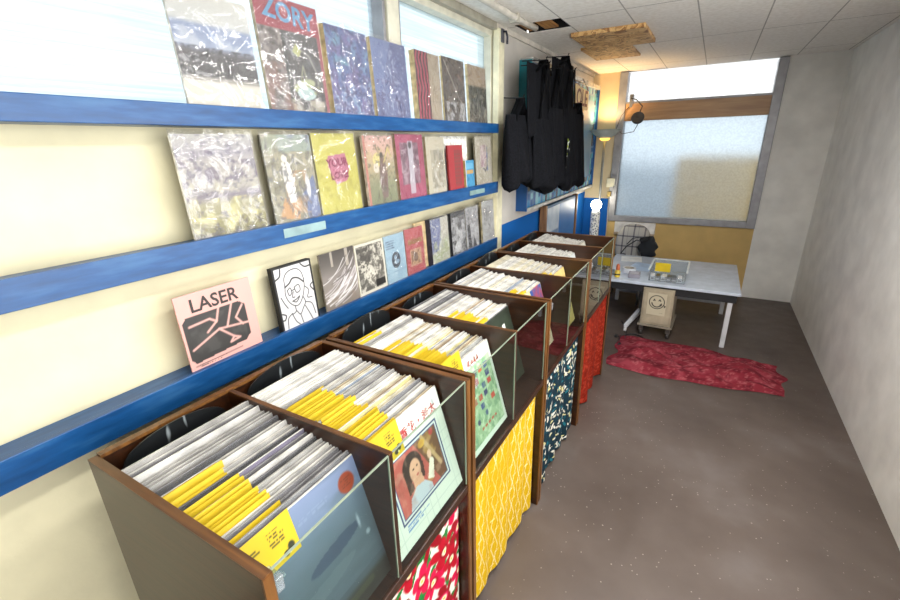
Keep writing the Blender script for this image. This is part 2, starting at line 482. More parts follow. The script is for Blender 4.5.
mx = t.add('ShaderNodeMix', data_type='RGBA'); t.link(ml.outputs[0], mx.inputs[0]); t.link(r.outputs[0], mx.inputs[6])
mx.inputs[7].default_value = (*lin(hexc('#6b665c')), 1); t.link(mx.outputs[2], b.inputs['Base Color'])
t.bump(n.outputs['Fac'], b, .2, .004)
M_CEIL = t.m
hx0, hx1, hy0, hy1 = .035, .335, 2.75, 3.01
c = B()
c.box(XW-.16, hx0, YB, YF+.1, ZC, ZC+.004); c.box(hx1, XR+.16, YB, YF+.1, ZC, ZC+.004)
c.box(hx0, hx1, YB, hy0, ZC, ZC+.004); c.box(hx0, hx1, hy1, YF+.1, ZC, ZC+.004)
ce = struct(c.build('ceiling', M_CEIL))
rc = B(); rc.box(hx0-.02, hx1+.02, hy0-.02, hy1+.02, ZC+.13, ZC+.15)
for q in ((hx0-.02, hx0-.01, hy0, hy1), (hx1+.01, hx1+.02, hy0, hy1), (hx0, hx1, hy0-.02, hy0-.01), (hx0, hx1, hy1+.01, hy1+.02)): rc.box(*q, ZC+.004, ZC+.14)
rc.build('dark_recess', paint('#0d0b0a', .9), ce)
M_LATH = wood('#8a5a2c', '#c69352', .6, 'Y', 5, 'lath_wood')
for x0, x1 in ((.045, .105), (.155, .245)):
    B().box(x0, x1, hy0, hy1, ZC+.012, ZC+.024).build('lath', M_LATH, ce)
# dropped cornice along the left wall
struct(B().box(XW, XW+.015, 2.6, YF, ZC-.03, ZC).build('trim_5', paint('#d8d2c6', .6)))

# OSB boards screwed to the ceiling
t = NT('osb'); b = t.bsdf(.6)
tc = t.add('ShaderNodeTexCoord'); v = t.add('ShaderNodeTexVoronoi'); v.inputs['Scale'].default_value = 9
n = t.add('ShaderNodeTexNoise'); n.inputs['Scale'].default_value = 9; n.inputs['Distortion'].default_value = 1; t.link(tc.outputs['Object'], n.inputs['Vector'])
t.link(n.outputs['Color'], v.inputs['Vector'])
r = t.ramp([(.2, hexc('#8a5c2c')), (.5, hexc('#bd8c50')), (.8, hexc('#dcb67c'))]); t.link(v.outputs['Color'], r.inputs[0]); t.link(r.outputs[0], b.inputs['Base Color'])
M_OSB = t.m
o = B().box(.285, .765, 3.17, 3.72, ZC-.028, ZC-.001).build('ceiling_patch', M_OSB, bevel=.002)
tag(o, 'larger strand board panel patched onto the ceiling, nearer one', 'board', 'strand boards on the ceiling')
o = B().box(.21, .585, 3.735, 4.30, ZC-.018, ZC-.001).build('ceiling_patch', M_OSB, bevel=.002)
tag(o, 'smaller strand board panel on the ceiling behind the larger one', 'board', 'strand boards on the ceiling')
# conduit
th_ = thing('ceiling_conduit', 'pale pipe running along the ceiling above the left window', 'pipe', (.14, 1.2, ZC))
B().tube([(0, -2.5, -.022), (0, 0, -.022), (.01, 1.35, -.022), (.025, 1.6, -.022)], .018, 10).build('pipe', paint('#d5d0c4', .4), th_, smooth=True)
for y in (-1, .3, 1.3):
    B().box(-.03, .03, y-.012, y+.012, -.045, 0).build('clip', paint('#b9b3a6', .5), th_, bevel=.003)
th_ = thing('corner_bracket', 'dark metal bracket at the top of the cream post beside the window', 'bracket', (XW+.033, 2.655, 2.245))
B().box(0, .012, -.018, .018, .03, .105).build('plate', paint('#6b6d78', .4, metallic=.6), th_, bevel=.002)
B().tube([(.01, 0, .09), (.03, 0, .088), (.036, .008, .06), (.034, .012, .02)], .007, 8).build('hook', paint('#3c3d48', .4, metallic=.6), th_, smooth=True)

# ------------------------------------------------------------------ blue wall shelves
t = NT('blue_shelf_paint'); b = t.bsdf(.32)
tc = t.add('ShaderNodeTexCoord'); mp = t.add('ShaderNodeMapping'); mp.inputs['Scale'].default_value = (6, 1, 6)
n = t.add('ShaderNodeTexNoise'); n.inputs['Scale'].default_value = 9; n.inputs['Detail'].default_value = 7
t.link(tc.outputs['Object'], mp.inputs[0]); t.link(mp.outputs[0], n.inputs['Vector'])
r = t.ramp([(.25, hexc('#0d3a68')), (.5, hexc('#12477c')), (.8, hexc('#305f8e'))]); t.link(n.outputs['Fac'], r.inputs[0]); t.link(r.outputs[0], b.inputs['Base Color'])
t.bump(n.outputs['Fac'], b, .1, .004)
M_BLUE = t.m
SHL = ['top blue ledge shelf in front of the window', 'middle blue ledge shelf with two pale label strips', 'lowest blue ledge shelf just above the record bins']
for i, ((zt, zb), lb) in enumerate(zip(SH, SHL)):
    s = thing('wall_shelf', lb, 'shelf', (XW, 0, zb), group='blue ledge shelves')
    B().box(.0, .082, -.6, SE, .0, zt-zb-.012).build('ledge_board', M_BLUE, s, bevel=.002)
    B().box(.083, .1, -.6, SE, -.0, zt-zb).build('lip', M_BLUE, s, bevel=.002)
    if i == 1:
        ML = paint('#86a0a2', .35, .08)
        B().box(.1, .1015, .725, .915, .022, .052).build('label_strip', ML, s)
        B().box(.1, .1015, 2.07, 2.27, .020, .047).build('label_strip', paint('#7d9a9a', .35, .1), s)

# ------------------------------------------------------------------ magazines on the shelves
LEAN = rad(3.5)
M_EDGE = {}
def edge_mat(c):
    return paint(c, .7, .12, 40)
def make_zine(name, label, cat, y0, y1, z, h, cv, thick=.012, edge='#c9b48c', bag=True, group=None, x=.046, lean=LEAN, extra=None, extra_m=(), roll=0., body_name='backing_board'):
    w = y1-y0
    o = thing(name, label, cat, (x, (y0+y1)/2, z), (-lean, roll, PI/2), group)
    bb = B().box(-w/2, w/2, .0008, thick, 0, h)
    bb.build(body_name, edge_mat(edge), o, bevel=.001)
    lum = cv.c.mean(-1, keepdims=True); cv.c = (cv.c*.78+lum*.22)*.90  # covers greyed: washed-out look of plastic glare put into the colour
    cv.sheet('cover', M_PRINT, o, y=0, extra=extra, extra_m=extra_m)
    if bag:
        sd = random.randint(0, 999)
        def fn(u, v):
            e = min(u, 1-u, v, 1-v)
            p = .0015+.006*min(1, e*6)*(.35+.65*math.sin(7*u+3*v+sd)*math.sin(5*v+sd*.7+2*u))**2
            return ((u-.5)*(w+.012), -p-.001, -.0+v*(h+.012))
        B().grid(fn, 10, 14).build('plastic_bag', M_BAG, o, smooth=True)
    return o

def cvz(w, h, base, n=64):
    return Cv(w, h, n, int(n*h/w), base)

G1, G2, G3 = 'bagged magazines on the top shelf', 'bagged magazines on the middle shelf', 'books and zines on the lowest shelf'
z1, z2, z3 = SH[0][0]-.010, SH[1][0]-.010, SH[2][0]-.010

# ---- top row
y0, y1, h = .50, .735, .285
c = cvz(y1-y0, h, '#d8d4c4'); c.grad([(0, '#cfc9b8'), (.22, '#d8d2c2'), (.27, '#b8b2a6'), (.3, '#3d3a3c'), (.5, '#57535a'), (.56, '#8fa0c2'), (.72, '#7f93bd'), (.76, '#c8cbc9'), (1, '#d4d3c9')])
c.noise(22, 3, .45, .62, '#2a282b', reg=(0, 1, .3, .55)); c.noise(9, 4, .5, .7, '#c4cbd8', reg=(0, 1, .55, .76)); c.rect(0, 1, .255, .27, '#8f8a80')
make_zine('magazine', 'bagged magazine with a dark treeline and blue sky photo on cream', 'magazine', y0, y1, z1, h, c, .01, '#e0dccf', group=G1)

y0, y1, h = .765, 1.018, .335
c = cvz(y1-y0, h, '#4a4648', 80)
c.rect(0, .33, 0, .74, '#7d7472'); c.noise(14, 5, .4, .6, '#a79a93', reg=(0, .33, 0, .74)); c.noise(30, 6, .5, .6, '#4b4340', reg=(0, .33, 0, .74)); c.noise(6, 8, .35, .6, '#8a5a4c', reg=(0, .4, 0, .45), a=.8)
c.rect(.33, .4, .1, .74, '#3f4040'); c.noise(9, 7, .45, .7, '#63676a', reg=(.4, 1, .25, .74))
c.poly([(.55, .64), (.63, .58), (.57, .52), (.48, .57)], '#b0b464'); c.stroke([(.6, .6), (.75, .55), (.84, .42), (.85, .3)], .012, '#bfc2b4'); c.stroke([(.55, .3), (.62, .45), (.66, .3), (.55, .3)], .014, '#a8b07a')
c.ell(.6, .27, .2, .05, '#a9b27f', .3); c.ell(.62, .2, .16, .06, '#a8c3c2'); c.ell(.56, .27, .09, .03, '#e2ece8', -.4); c.noise(7, 9, .45, .6, '#c9bfa0', reg=(.35, 1, 0, .14)); c.noise(18, 19, .55, .65, '#9aa05e', reg=(.75, 1, .2, .4))
c.rect(0, 1, .74, 1, '#b03a4a'); c.rect(.95, 1, .0, .74, '#c24a58', .8); c.noise(4, 11, .4, .7, '#a82c40', reg=(0, 1, .74, 1))
def ex(b, w=y1-y0, hh=h):
    text_into(b, 'ZORY', .076, 1, .004, hh*.872, bold=.002, rot=-.08)
make_zine('magazine', 'tall dark magazine with blue lettering on a red banner', 'magazine', y0, y1, z1, h, c, .014, '#b9ab8f', group=G1, extra=ex, extra_m=[paint('#5b8fb4', .5)])
# cream board standing behind it
o = tag(B().box(-.11, .11, 0, .006, 0, .305).build('backing_card', edge_mat('#d8cfb4'), loc=(.018, .965, z1), rot=(-.04, 0, PI/2), bevel=.001), 'plain cream backing card behind the red bannered magazine', 'card')

y0, y1, h = 1.045, 1.270, .302
c = cvz(y1-y0, h, '#5568a8'); c.noise(5, 12, .4, .62, '#6fa0c8'); c.noise(8, 13, .48, .62, '#7a63a4'); c.noise(14, 14, .5, .66, '#3b4c86'); c.noise(5, 15, .55, .7, '#63b3c4', reg=(0, .5, .6, 1)); c.noise(30, 16, .6, .68, '#c9d4e4', reg=(0, 1, 0, .5)); c.noise(20, 17, .52, .64, '#4a3f74')
make_zine('magazine', 'bagged magazine with a mottled blue and cyan cover', 'magazine', y0, y1, z1, h, c, .028, '#bfae88', group=G1)
y0, y1, h = 1.292, 1.527, .302
c = cvz(y1-y0, h, '#6573a8'); c.poly([(0, 1), (.55, 1), (.15, .3), (0, .35)], '#6d80b8'); c.poly([(.55, 1), (1, 1), (1, .4), (.5, .45)], '#5c679f'); c.noise(6, 21, .5, .7, '#57588f', reg=(0, 1, 0, .5)); c.noise(10, 22, .55, .7, '#4b477c', reg=(0, 1, 0, .35)); c.noise(22, 23, .6, .7, '#a9b3d4', reg=(.2, .9, .05, .9))
make_zine('magazine', 'bagged magazine with a plain violet blue cover', 'magazine', y0, y1, z1, h, c, .03, '#c9b78e', group=G1)
y0, y1, h = 1.60, 1.812, .303
c = cvz(y1-y0, h, '#b6a58a')
m = (np.sin(c.x*52+1.6*np.sin(c.z*9)+.8*np.sin(c.z*23)) > 0)
c.put((c.x < .52), '#c23a52'); c.put((c.x < .52) & m, '#3a2530'); c.noise(7, 24, .5, .7, '#a08e74', reg=(.52, 1, 0, 1)); c.rect(.52, 1, .3, .315, '#8d7d65')
make_zine('magazine', 'bagged magazine with red and black wavy stripes beside tan', 'magazine', y0, y1, z1, h, c, .03, '#cdbd95', group=G1)
y0, y1, h = 1.838, 2.07, .31
c = cvz(y1-y0, h, '#5b5047'); c.noise(8, 25, .45, .6, '#857868'); c.noise(14, 26, .5, .6, '#332c28'); c.noise(5, 27, .55, .68, '#a7786a', reg=(.5, 1, .5, 1)); c.noise(6, 28, .38, .48, '#d9dde4', reg=(.1, .95, 0, .33)); c.noise(24, 29, .52, .58, '#59534f', reg=(.1, .95, 0, .33)); c.stroke([(.1, .95), (.7, .4), (.9, .3)], .02, '#cfc9bf')
make_zine('magazine', 'bagged magazine with a dark brown collage and white drawing', 'magazine', y0, y1, z1, h, c, .012, '#cdbd95', group=G1)
y0, y1, h = 2.115, 2.34, .308
c = cvz(y1-y0, h, '#5a5a44'); c.grad([(0, '#6a6152'), (.3, '#4c4d3c'), (.62, '#3f4534'), (.68, '#b29c7e'), (1, '#b8a486')]); c.noise(11, 31, .5, .62, '#2a2f24', reg=(0, 1, 0, .65)); c.noise(9, 32, .58, .68, '#b3ad96', reg=(0, 1, 0, .55)); c.noise(6, 33, .52, .7, '#a3866c', reg=(0, 1, .66, 1))
make_zine('magazine', 'bagged magazine with a dark green scene under a tan band', 'magazine', y0, y1, z1, h, c, .016, '#cdbd95', group=G1)

# ---- middle row
y0, y1, h = .44, .680, .29
c = cvz(y1-y0, h, '#c9c2b0'); c.grad([(0, '#8f8648'), (.16, '#b3a95c'), (.34, '#c2ba86'), (.42, '#9a8ea0'), (.5, '#cfc8bc'), (.75, '#d0c8c0'), (.82, '#bdb6c0'), (1, '#d9d6cc')])
c.noise(9, 35, .5, .62, '#7a6a8a', reg=(0, 1, .55, .85)); c.noise(14, 36, .52, .62, '#5e5446', reg=(0, 1, 0, .22)); c.noise(12, 37, .52, .64, '#e7dfc0', reg=(0, 1, .2, .6)); c.noise(20, 38, .58, .66, '#6c6486', a=.5); c.c = c.c*.86; c.noise(8, 39, .58, .7, '#d8cf7c', reg=(0, 1, .05, .4))
make_zine('magazine', 'bagged magazine with a lilac and olive meadow picture', 'magazine', y0, y1, z2, h, c, .012, '#d8d2c2', group=G2)
y0, y1, h = .716, .916, .29
c = cvz(y1-y0, h, '#a09a7c'); c.noise(5, 41, .4, .62, '#b8ae8c'); c.noise(9, 42, .5, .64, '#77745e'); c.grad if 0 else None
c.rect(.3, 1, .82, 1, '#7c94b4', .7); c.noise(7, 43, .45, .6, '#9fae90', reg=(.0, 1, .8, 1)); c.poly([(.62, .3), (.95, .55), (1, .05), (.72, .02)], '#5f74b0', .85); c.poly([(.08, .08), (.25, .3), (.6, .24), (.5, .05)], '#d39a5c'); c.noise(8, 44, .5, .6, '#b98a5c', reg=(.3, .8, .1, .6))
c.ell(.38, .74, .06, .045, '#e7e2d2'); c.poly([(.3, .7), (.46, .7), (.52, .5), (.48, .24), (.36, .24), (.3, .5)], '#e4e0d4'); c.stroke([(.45, .66), (.62, .74), (.8, .66)], .03, '#d8d4cc'); c.ell(.8, .42, .05, .14, '#e2e2e4'); c.noise(16, 45, .6, .68, '#6c6a70')
make_zine('magazine', 'bagged magazine with a pale robed figure on olive ground', 'magazine', y0, y1, z2, h, c, .014, '#6f6a58', group=G2)
y0, y1, h = .925, 1.146, .296
c = cvz(y1-y0, h, '#ccc33c'); c.noise(4, 47, .4, .7, '#d8d05a'); c.noise(9, 48, .55, .75, '#b5ac2e'); c.poly([(.3, .73), (.72, .76), (.78, .58), (.7, .42), (.42, .38), (.34, .52), (.28, .6)], '#c4607e')
def ex(b, w=y1-y0, hh=h):
    text_into(b, 'YOUR', .040, 1, 0.0, hh*.645, bold=.0015, rot=.06); text_into(b, 'LOVE!', .036, 1, .006, hh*.49, bold=.0015, rot=.06)
make_zine('magazine', 'bagged yellow magazine with pink bubble lettering in its middle', 'magazine', y0, y1, z2, h, c, .014, '#8d863a', group=G2, extra=ex, extra_m=[paint('#7c1c44', .5)])
y0, y1, h = 1.195, 1.392, .29
c = cvz(y1-y0, h, '#b9a77e'); c.grad([(0, '#7d8458'), (.3, '#8d9064'), (.45, '#a79c70'), (.6, '#b8a880'), (.8, '#d9aa94'), (1, '#dba79a')]); c.noise(6, 51, .5, .65, '#cfae74', reg=(0, 1, .5, .85)); c.ell(.42, .66, .16, .1, '#e2d070', .3); c.ell(.56, .72, .06, .05, '#3f332c'); c.poly([(.5, .7), (.66, .68), (.72, .45), (.66, .12), (.48, .1), (.42, .4)], '#7c5a50'); c.ell(.35, .55, .09, .07, '#e2d4c0'); c.stroke([(.62, .62), (.8, .82), (.9, .7)], .03, '#d8c458'); c.noise(15, 52, .6, .7, '#5e5a42')
c.rect(0, .07, 0, 1, '#cf7a66')
make_zine('magazine', 'bagged magazine with a pink topped cover of a walking figure', 'magazine', y0, y1, z2, h, c, .014, '#d9c7b2', group=G2)
y0, y1, h = 1.415, 1.634, .296
c = cvz(y1-y0, h, '#b03058'); c.noise(5, 53, .45, .65, '#c84a74'); c.rect(.14, .8, .25, .88, '#8d5a70'); c.noise(8, 54, .45, .6, '#b9a4ac', reg=(.14, .8, .25, .88)); c.noise(9, 55, .5, .65, '#5c3a4a', reg=(.14, .8, .25, .88)); c.poly([(.42, .9), (.6, .9), (.58, .1), (.4, .1)], '#c3c0cc', .85); c.ell(.5, .84, .06, .05, '#4a4048')
make_zine('magazine', 'glossy magenta magazine in clear plastic bag', 'magazine', y0, y1, z2, h, c, .02, '#a88c6c', group=G2)
y0, y1, h = 1.660, 1.836, .286
c = cvz(y1-y0, h, '#cdc3a6'); c.rect(.22, .92, .12, .78, '#b5ab90'); c.noise(9, 57, .45, .6, '#8e8874', reg=(.22, .92, .12, .78)); c.noise(7, 58, .5, .62, '#dcd8cc', reg=(.22, .92, .05, .6))
make_zine('magazine', 'bagged cream magazine with a small faded photo, left of red booklet', 'magazine', y0, y1, z2, h, c, .016, '#a2906c', group=G2)
o = tag(B().box(-.15, .15, 0, .005, 0, .29).build('backing_card', edge_mat('#e6e4dc'), loc=(-.002, 2.02, z2), rot=(-.03, 0, PI/2), bevel=.001), 'white card standing behind the red booklet and blue paperback', 'card')
y0, y1, h = 1.872, 2.035, .243
c = cvz(y1-y0, h, '#b8343a'); c.rect(.4, .85, .1, .9, '#a03c3e'); c.put(((np.sin(c.x*60) > 0) & (np.sin(c.z*80) > .1) & (c.x > .42) & (c.x < .82) & (c.z > .12) & (c.z < .88))*.6, '#6a5a50')
make_zine('booklet', 'slim red booklet leaning on white card', 'booklet', y0, y1, z2, h, c, .012, '#8c2a2c', bag=False, group=G2, body_name='pages')
y0, y1, h = 2.062, 2.168, .158
c = cvz(y1-y0, h, '#3d9ad0'); c.rect(.1, .9, .52, .66, '#c9a05c'); c.rect(.1, .9, .7, .9, '#5fb4e0'); c.noise(9, 60, .5, .65, '#2b6fa8', reg=(0, 1, 0, .5)); c.rect(0, .07, 0, 1, '#cde4ee')
make_zine('book', 'small blue paperback at the right of the middle shelf', 'book', y0, y1, z2, h, c, .03, '#b79a62', bag=False, group=G2, body_name='pages')
y0, y1, h = 2.195, 2.418, .287
c = cvz(y1-y0, h, '#c9c0a8'); c.rect(.3, .72, .38, .84, '#d0b4b8'); c.noise(9, 62, .5, .62, '#a8788c', reg=(.3, .72, .38, .84)); c.rect(.68, .76, .3, .8, '#5a74b4', .8); c.stroke([(.45, .36), (.6, .3), (.72, .42)], .05, '#585460'); c.noise(5, 63, .5, .7, '#b5ac92'); c.noise(20, 64, .6, .7, '#e2dcc8')
make_zine('magazine', 'bagged cream magazine with a pink and blue drawing, rightmost on middle shelf', 'magazine', y0, y1, z2, h, c, .012, '#6f6a58', group=G2)

# ---- lowest row
y0, y1, h = .345, .585, .235
c = cvz(y1-y0, h, '#eda89c', 90); bk = '#33302e'
c.poly([(.08, .12), (.78, .17), (.86, .24), (.86, .66), (.78, .72), (.08, .72), (.03, .66), (.03, .18)], bk); c.noise(6, 65, .5, .7, '#4a4744', reg=(.1, .82, .2, .68))
pk = '#eda89c'
for pts in ([(.08, .30), (.45, .45), (.62, .28)], [(.45, .45), (.86, .40)], [(.5, .72), (.44, .56), (.3, .46)], [(.68, .72), (.56, .44)], [(.44, .56), (.36, .62), (.1, .6)], [(.82, .66), (.7, .52), (.78, .4)], [(.62, .28), (.56, .22), (.7, .24), (.62, .28)]): c.stroke(pts, .028, pk)
c.text_lines(.1, .62, .055, .10, 2, '#4a3a38', 2); c.stroke([(.06, .085), (.7, .1)], .008, '#4a3a38')
def ex(b, w=y1-y0, hh=h): text_into(b, 'LASER', .056, 1, -.006, hh*.835, sx=1.0, bold=.001)
make_zine('zine', 'pink zine with a black block of pink lines', 'zine', y0, y1, z3, h, c, .006, '#e9b0a6', bag=False, group=G3, extra=ex, extra_m=[paint('#2c2624', .5)], body_name='pages')
y0, y1, h = .672, .845, .236
c = cvz(y1-y0, h, '#dcdadb', 96); K = '#1d1c1e'
c.rect(0, 1, 0, .03, K); c.rect(0, 1, .97, 1, K); c.rect(0, .05, 0, 1, K); c.rect(.955, 1, 0, 1, K)
def curve(pts, n=10):
    P = [np.array(p) for p in pts]; out = []
    P = [2*P[0]-P[1]]+P+[2*P[-1]-P[-2]]
    for i in range(1, len(P)-2):
        for k in range(n):
            t_ = k/n; a, b_, d_, e_ = P[i-1], P[i], P[i+1], P[i+2]
            out.append(tuple(.5*((2*b_)+(-a+d_)*t_+(2*a-5*b_+4*d_-e_)*t_**2+(-a+3*b_-3*d_+e_)*t_**3)))
    out.append(tuple(P[-2])); return out
S = lambda pts, w_=.018: c.stroke(curve(pts), w_, K)
S([(.24, .68), (.26, .82), (.38, .9), (.58, .91), (.7, .84), (.74, .72)]); S([(.24, .68), (.36, .72), (.46, .78), (.6, .76), (.72, .68)], .03)
S([(.24, .68), (.22, .56), (.28, .44), (.4, .36), (.52, .36), (.64, .46), (.72, .6), (.74, .72)]); S([(.28, .62), (.36, .65), (.38, .57), (.31, .54), (.28, .62)]); S([(.46, .64), (.58, .66), (.6, .57), (.5, .55), (.46, .64)]); S([(.38, .6), (.46, .61)]); S([(.42, .58), (.38, .5), (.44, .49)]); S([(.36, .44), (.46, .45), (.56, .48), (.46, .41), (.36, .44)], .02)
S([(.64, .46), (.68, .36), (.6, .28)]); S([(.4, .36), (.4, .27), (.3, .24)]); S([(.3, .26), (.18, .2), (.14, .05)]); S([(.6, .28), (.5, .2), (.42, .27)]); S([(.5, .2), (.54, .04)]); S([(.66, .3), (.74, .16), (.8, .04)]); S([(.68, .36), (.84, .3), (.9, .12)]); S([(.3, .24), (.36, .12), (.44, .05)])
S([(.05, .82), (.16, .86), (.2, .96)], .03); S([(.72, .96), (.82, .9), (.95, .9)], .03); S([(.06, .3), (.14, .26), (.1, .2), (.05, .2)], .026); S([(.95, .62), (.88, .58), (.95, .5)], .026); S([(.1, .55), (.16, .44), (.22, .36)], .02); S([(.74, .6), (.82, .52), (.76, .42), (.88, .4)])
make_zine('comic_book', 'black framed comic book with a line drawn face in glasses', 'book', y0, y1, z3, h, c, .022, '#1c1a18', bag=False, group=G3, body_name='pages')
y0, y1, h = .886, 1.078, .236
c = cvz(y1-y0, h, '#8d8480', 80); c.grad([(0, '#7d6f62'), (.3, '#8e8378'), (.6, '#837a74'), (.8, '#5f5852'), (1, '#4a4440')]); c.rect(.3, .36, .75, 1, '#a49a8c'); c.rect(.72, .8, .7, 1, '#a49a8c')
rs = np.random.RandomState(5)
for i in range(34):
    a0 = rs.uniform(-.1, .5); zz = rs.uniform(.2, .7); sh = rs.choice(['#c9c2c2', '#ddd8d8', '#6b625e', '#b3a9a9'])
    c.stroke(curve([(a0, zz-.12), (a0+.25, zz-.06), (a0+.5, zz+.06), (min(1, a0+.72), zz+.24)]), rs.uniform(.012, .03), sh)
c.noise(3, 66, .45, .6, '#86705e', reg=(.1, .9, 0, .22))
make_zine('book', 'book with a greyish photo of flowing pale strands', 'book', y0, y1, z3, h, c, .008, '#9a8f80', bag=False, group=G3, body_name='pages')
y0, y1, h = 1.082, 1.270, .232
c = cvz(y1-y0, h, '#cfc9b6', 80); c.rect(.05, .95, .1, .95, '#8b877c'); c.noise(9, 67, .46, .56, '#d9d3c0', reg=(.05, .95, .1, .95)); c.noise(11, 68, .5, .58, '#2e2b28', reg=(.05, .95, .45, .95)); c.noise(8, 69, .52, .6, '#47433e', reg=(.05, .95, .1, .6)); c.ell(.45, .38, .16, .2, '#d8d2c0', .2, .8); c.noise(20, 70, .55, .62, '#5b564e', reg=(.05, .95, .1, .95)); c.rect(.6, .95, .12, .25, '#2a2725')
make_zine('book', 'book with a black and white photo of pale carved figures', 'book', y0, y1, z3, h, c, .008, '#cfc7ae', bag=False, group=G3, body_name='pages')
y0, y1, h = 1.278, 1.430, .232
c = cvz(y1-y0, h, '#93bbd4', 72); c.noise(3, 71, .5, .7, '#a5c8dc'); c.text_lines(.08, .6, .72, .9, 4, '#4a6a88', 3); c.ell(.5, .48, .22, .165, '#1f3046'); c.ell(.48, .53, .07, .05, '#7fa3bd'); c.ell(.56, .44, .11, .045, '#7fa3bd', .2); c.ell(.44, .44, .04, .03, '#b3cddd'); c.stroke([(.03, .24), (.97, .26)], .012, '#5c84a4'); c.rect(.05, .3, .0, .05, '#bcd6e2')
make_zine('booklet', 'pale blue booklet with a dark oval emblem', 'booklet', y0, y1, z3, h, c, .006, '#c3d8e2', group=G3, body_name='pages')
y0, y1, h = 1.438, 1.595, .236
c = cvz(y1-y0, h, '#c2434a', 72); c.noise(5, 72, .5, .7, '#cc5257'); c.rect(.14, .9, .68, .76, '#a86a48', .6); c.rect(.2, .82, .2, .56, '#c98c68'); c.rect(.26, .76, .24, .52, '#8b5a3c'); c.noise(12, 73, .45, .6, '#d8b078', reg=(.26, .76, .24, .52)); c.ell(.5, .38, .12, .1, '#5f3a2c', 0, .7)
def ex(b, w=y1-y0, hh=h): text_into(b, 'BAZAAR', .034, 1, 0.004, hh*.715, sx=.95, bold=.001)
make_zine('booklet', 'red booklet with a framed brown picture under dark gold lettering', 'booklet', y0, y1, z3, h, c, .006, '#b8603f', group=G3, extra=ex, extra_m=[paint('#8a6a34', .5)], body_name='pages')
o = tag(B().box(-.06, .06, 0, .01, 0, .245).build('backing_card', edge_mat('#bda77c'), loc=(.012, 1.628, z3), rot=(-.05, 0, PI/2), bevel=.001), 'tan card edge showing right of the red booklet', 'card')
y0, y1, h = 1.672, 1.852, .248
c = cvz(y1-y0, h, '#b9bca0', 64); c.poly([(0, 1), (.6, 1), (.5, .55), (.3, .3), (0, .25)], '#5f6ba0'); c.noise(6, 75, .45, .65, '#7d86b4', reg=(0, .6, .3, 1)); c.poly([(.55, 1), (1, 1), (1, .6), (.6, .5)], '#c3bfae'); c.noise(5, 76, .5, .65, '#a9b47c', reg=(.1, 1, 0, .5)); c.noise(14, 77, .58, .66, '#dcdccc')
make_zine('magazine', 'bagged zine with violet blue shape over pale green', 'zine', y0, y1, z3, h, c, .034, '#2c2a3c', group=G3)
y0, y1, h = 1.888, 2.055, .25
c = cvz(y1-y0, h, '#8b8c8e', 64); c.noise(6, 78, .42, .6, '#b9babd'); c.noise(8, 79, .5, .62, '#3d3d40'); c.ell(.4, .2, .22, .12, '#d9dadc'); c.ell(.62, .68, .14, .12, '#5b5b5f'); c.rect(0, 1, .9, 1, '#3a3a3e'); c.noise(5, 80, .5, .64, '#d2d3d6', reg=(.1, .9, .1, .8))
make_zine('magazine', 'bagged grey photo zine with a blotchy pale group', 'zine', y0, y1, z3, h, c, .026, '#242326', group=G3)
y0, y1, h = 2.062, 2.228, .258
c = cvz(y1-y0, h, '#a5a5a8', 64); c.noise(7, 81, .45, .62, '#cfcfd2'); c.poly([(.1, .6), (.3, .62), (.42, .05), (.15, .05)], '#3d3d42'); c.poly([(.5, .05), (.62, .3), (.8, .05)], '#4a4a50'); c.noise(16, 82, .52, .6, '#66666c', reg=(0, 1, .6, .95))
make_zine('magazine', 'bagged grey photo zine with dark legs standing at its bottom', 'zine', y0, y1, z3, h, c, .012, '#8f886f', group=G3)
y0, y1, h = 2.285, 2.462, .27
c = cvz(y1-y0, h, '#b9b9b8', 72); rs = np.random.RandomState(9)
for i in range(14):
    cx, cz = rs.uniform(.25, .75), rs.uniform(.2, .85); rr_ = rs.uniform(.06, .16)
    c.stroke([(cx+rr_*math.cos(a)*rs.uniform(.8, 1.2), cz+rr_*.7*math.sin(a)) for a in np.linspace(0, 5.5, 12)], .016, '#5e5e62')
c.noise(5, 83, .5, .7, '#cfcfd0')
make_zine('magazine', 'bagged pale grey zine with scribbled drawing, last on the lowest shelf', 'zine', y0, y1, z3, h, c, .014, '#a99c7c', group=G3)

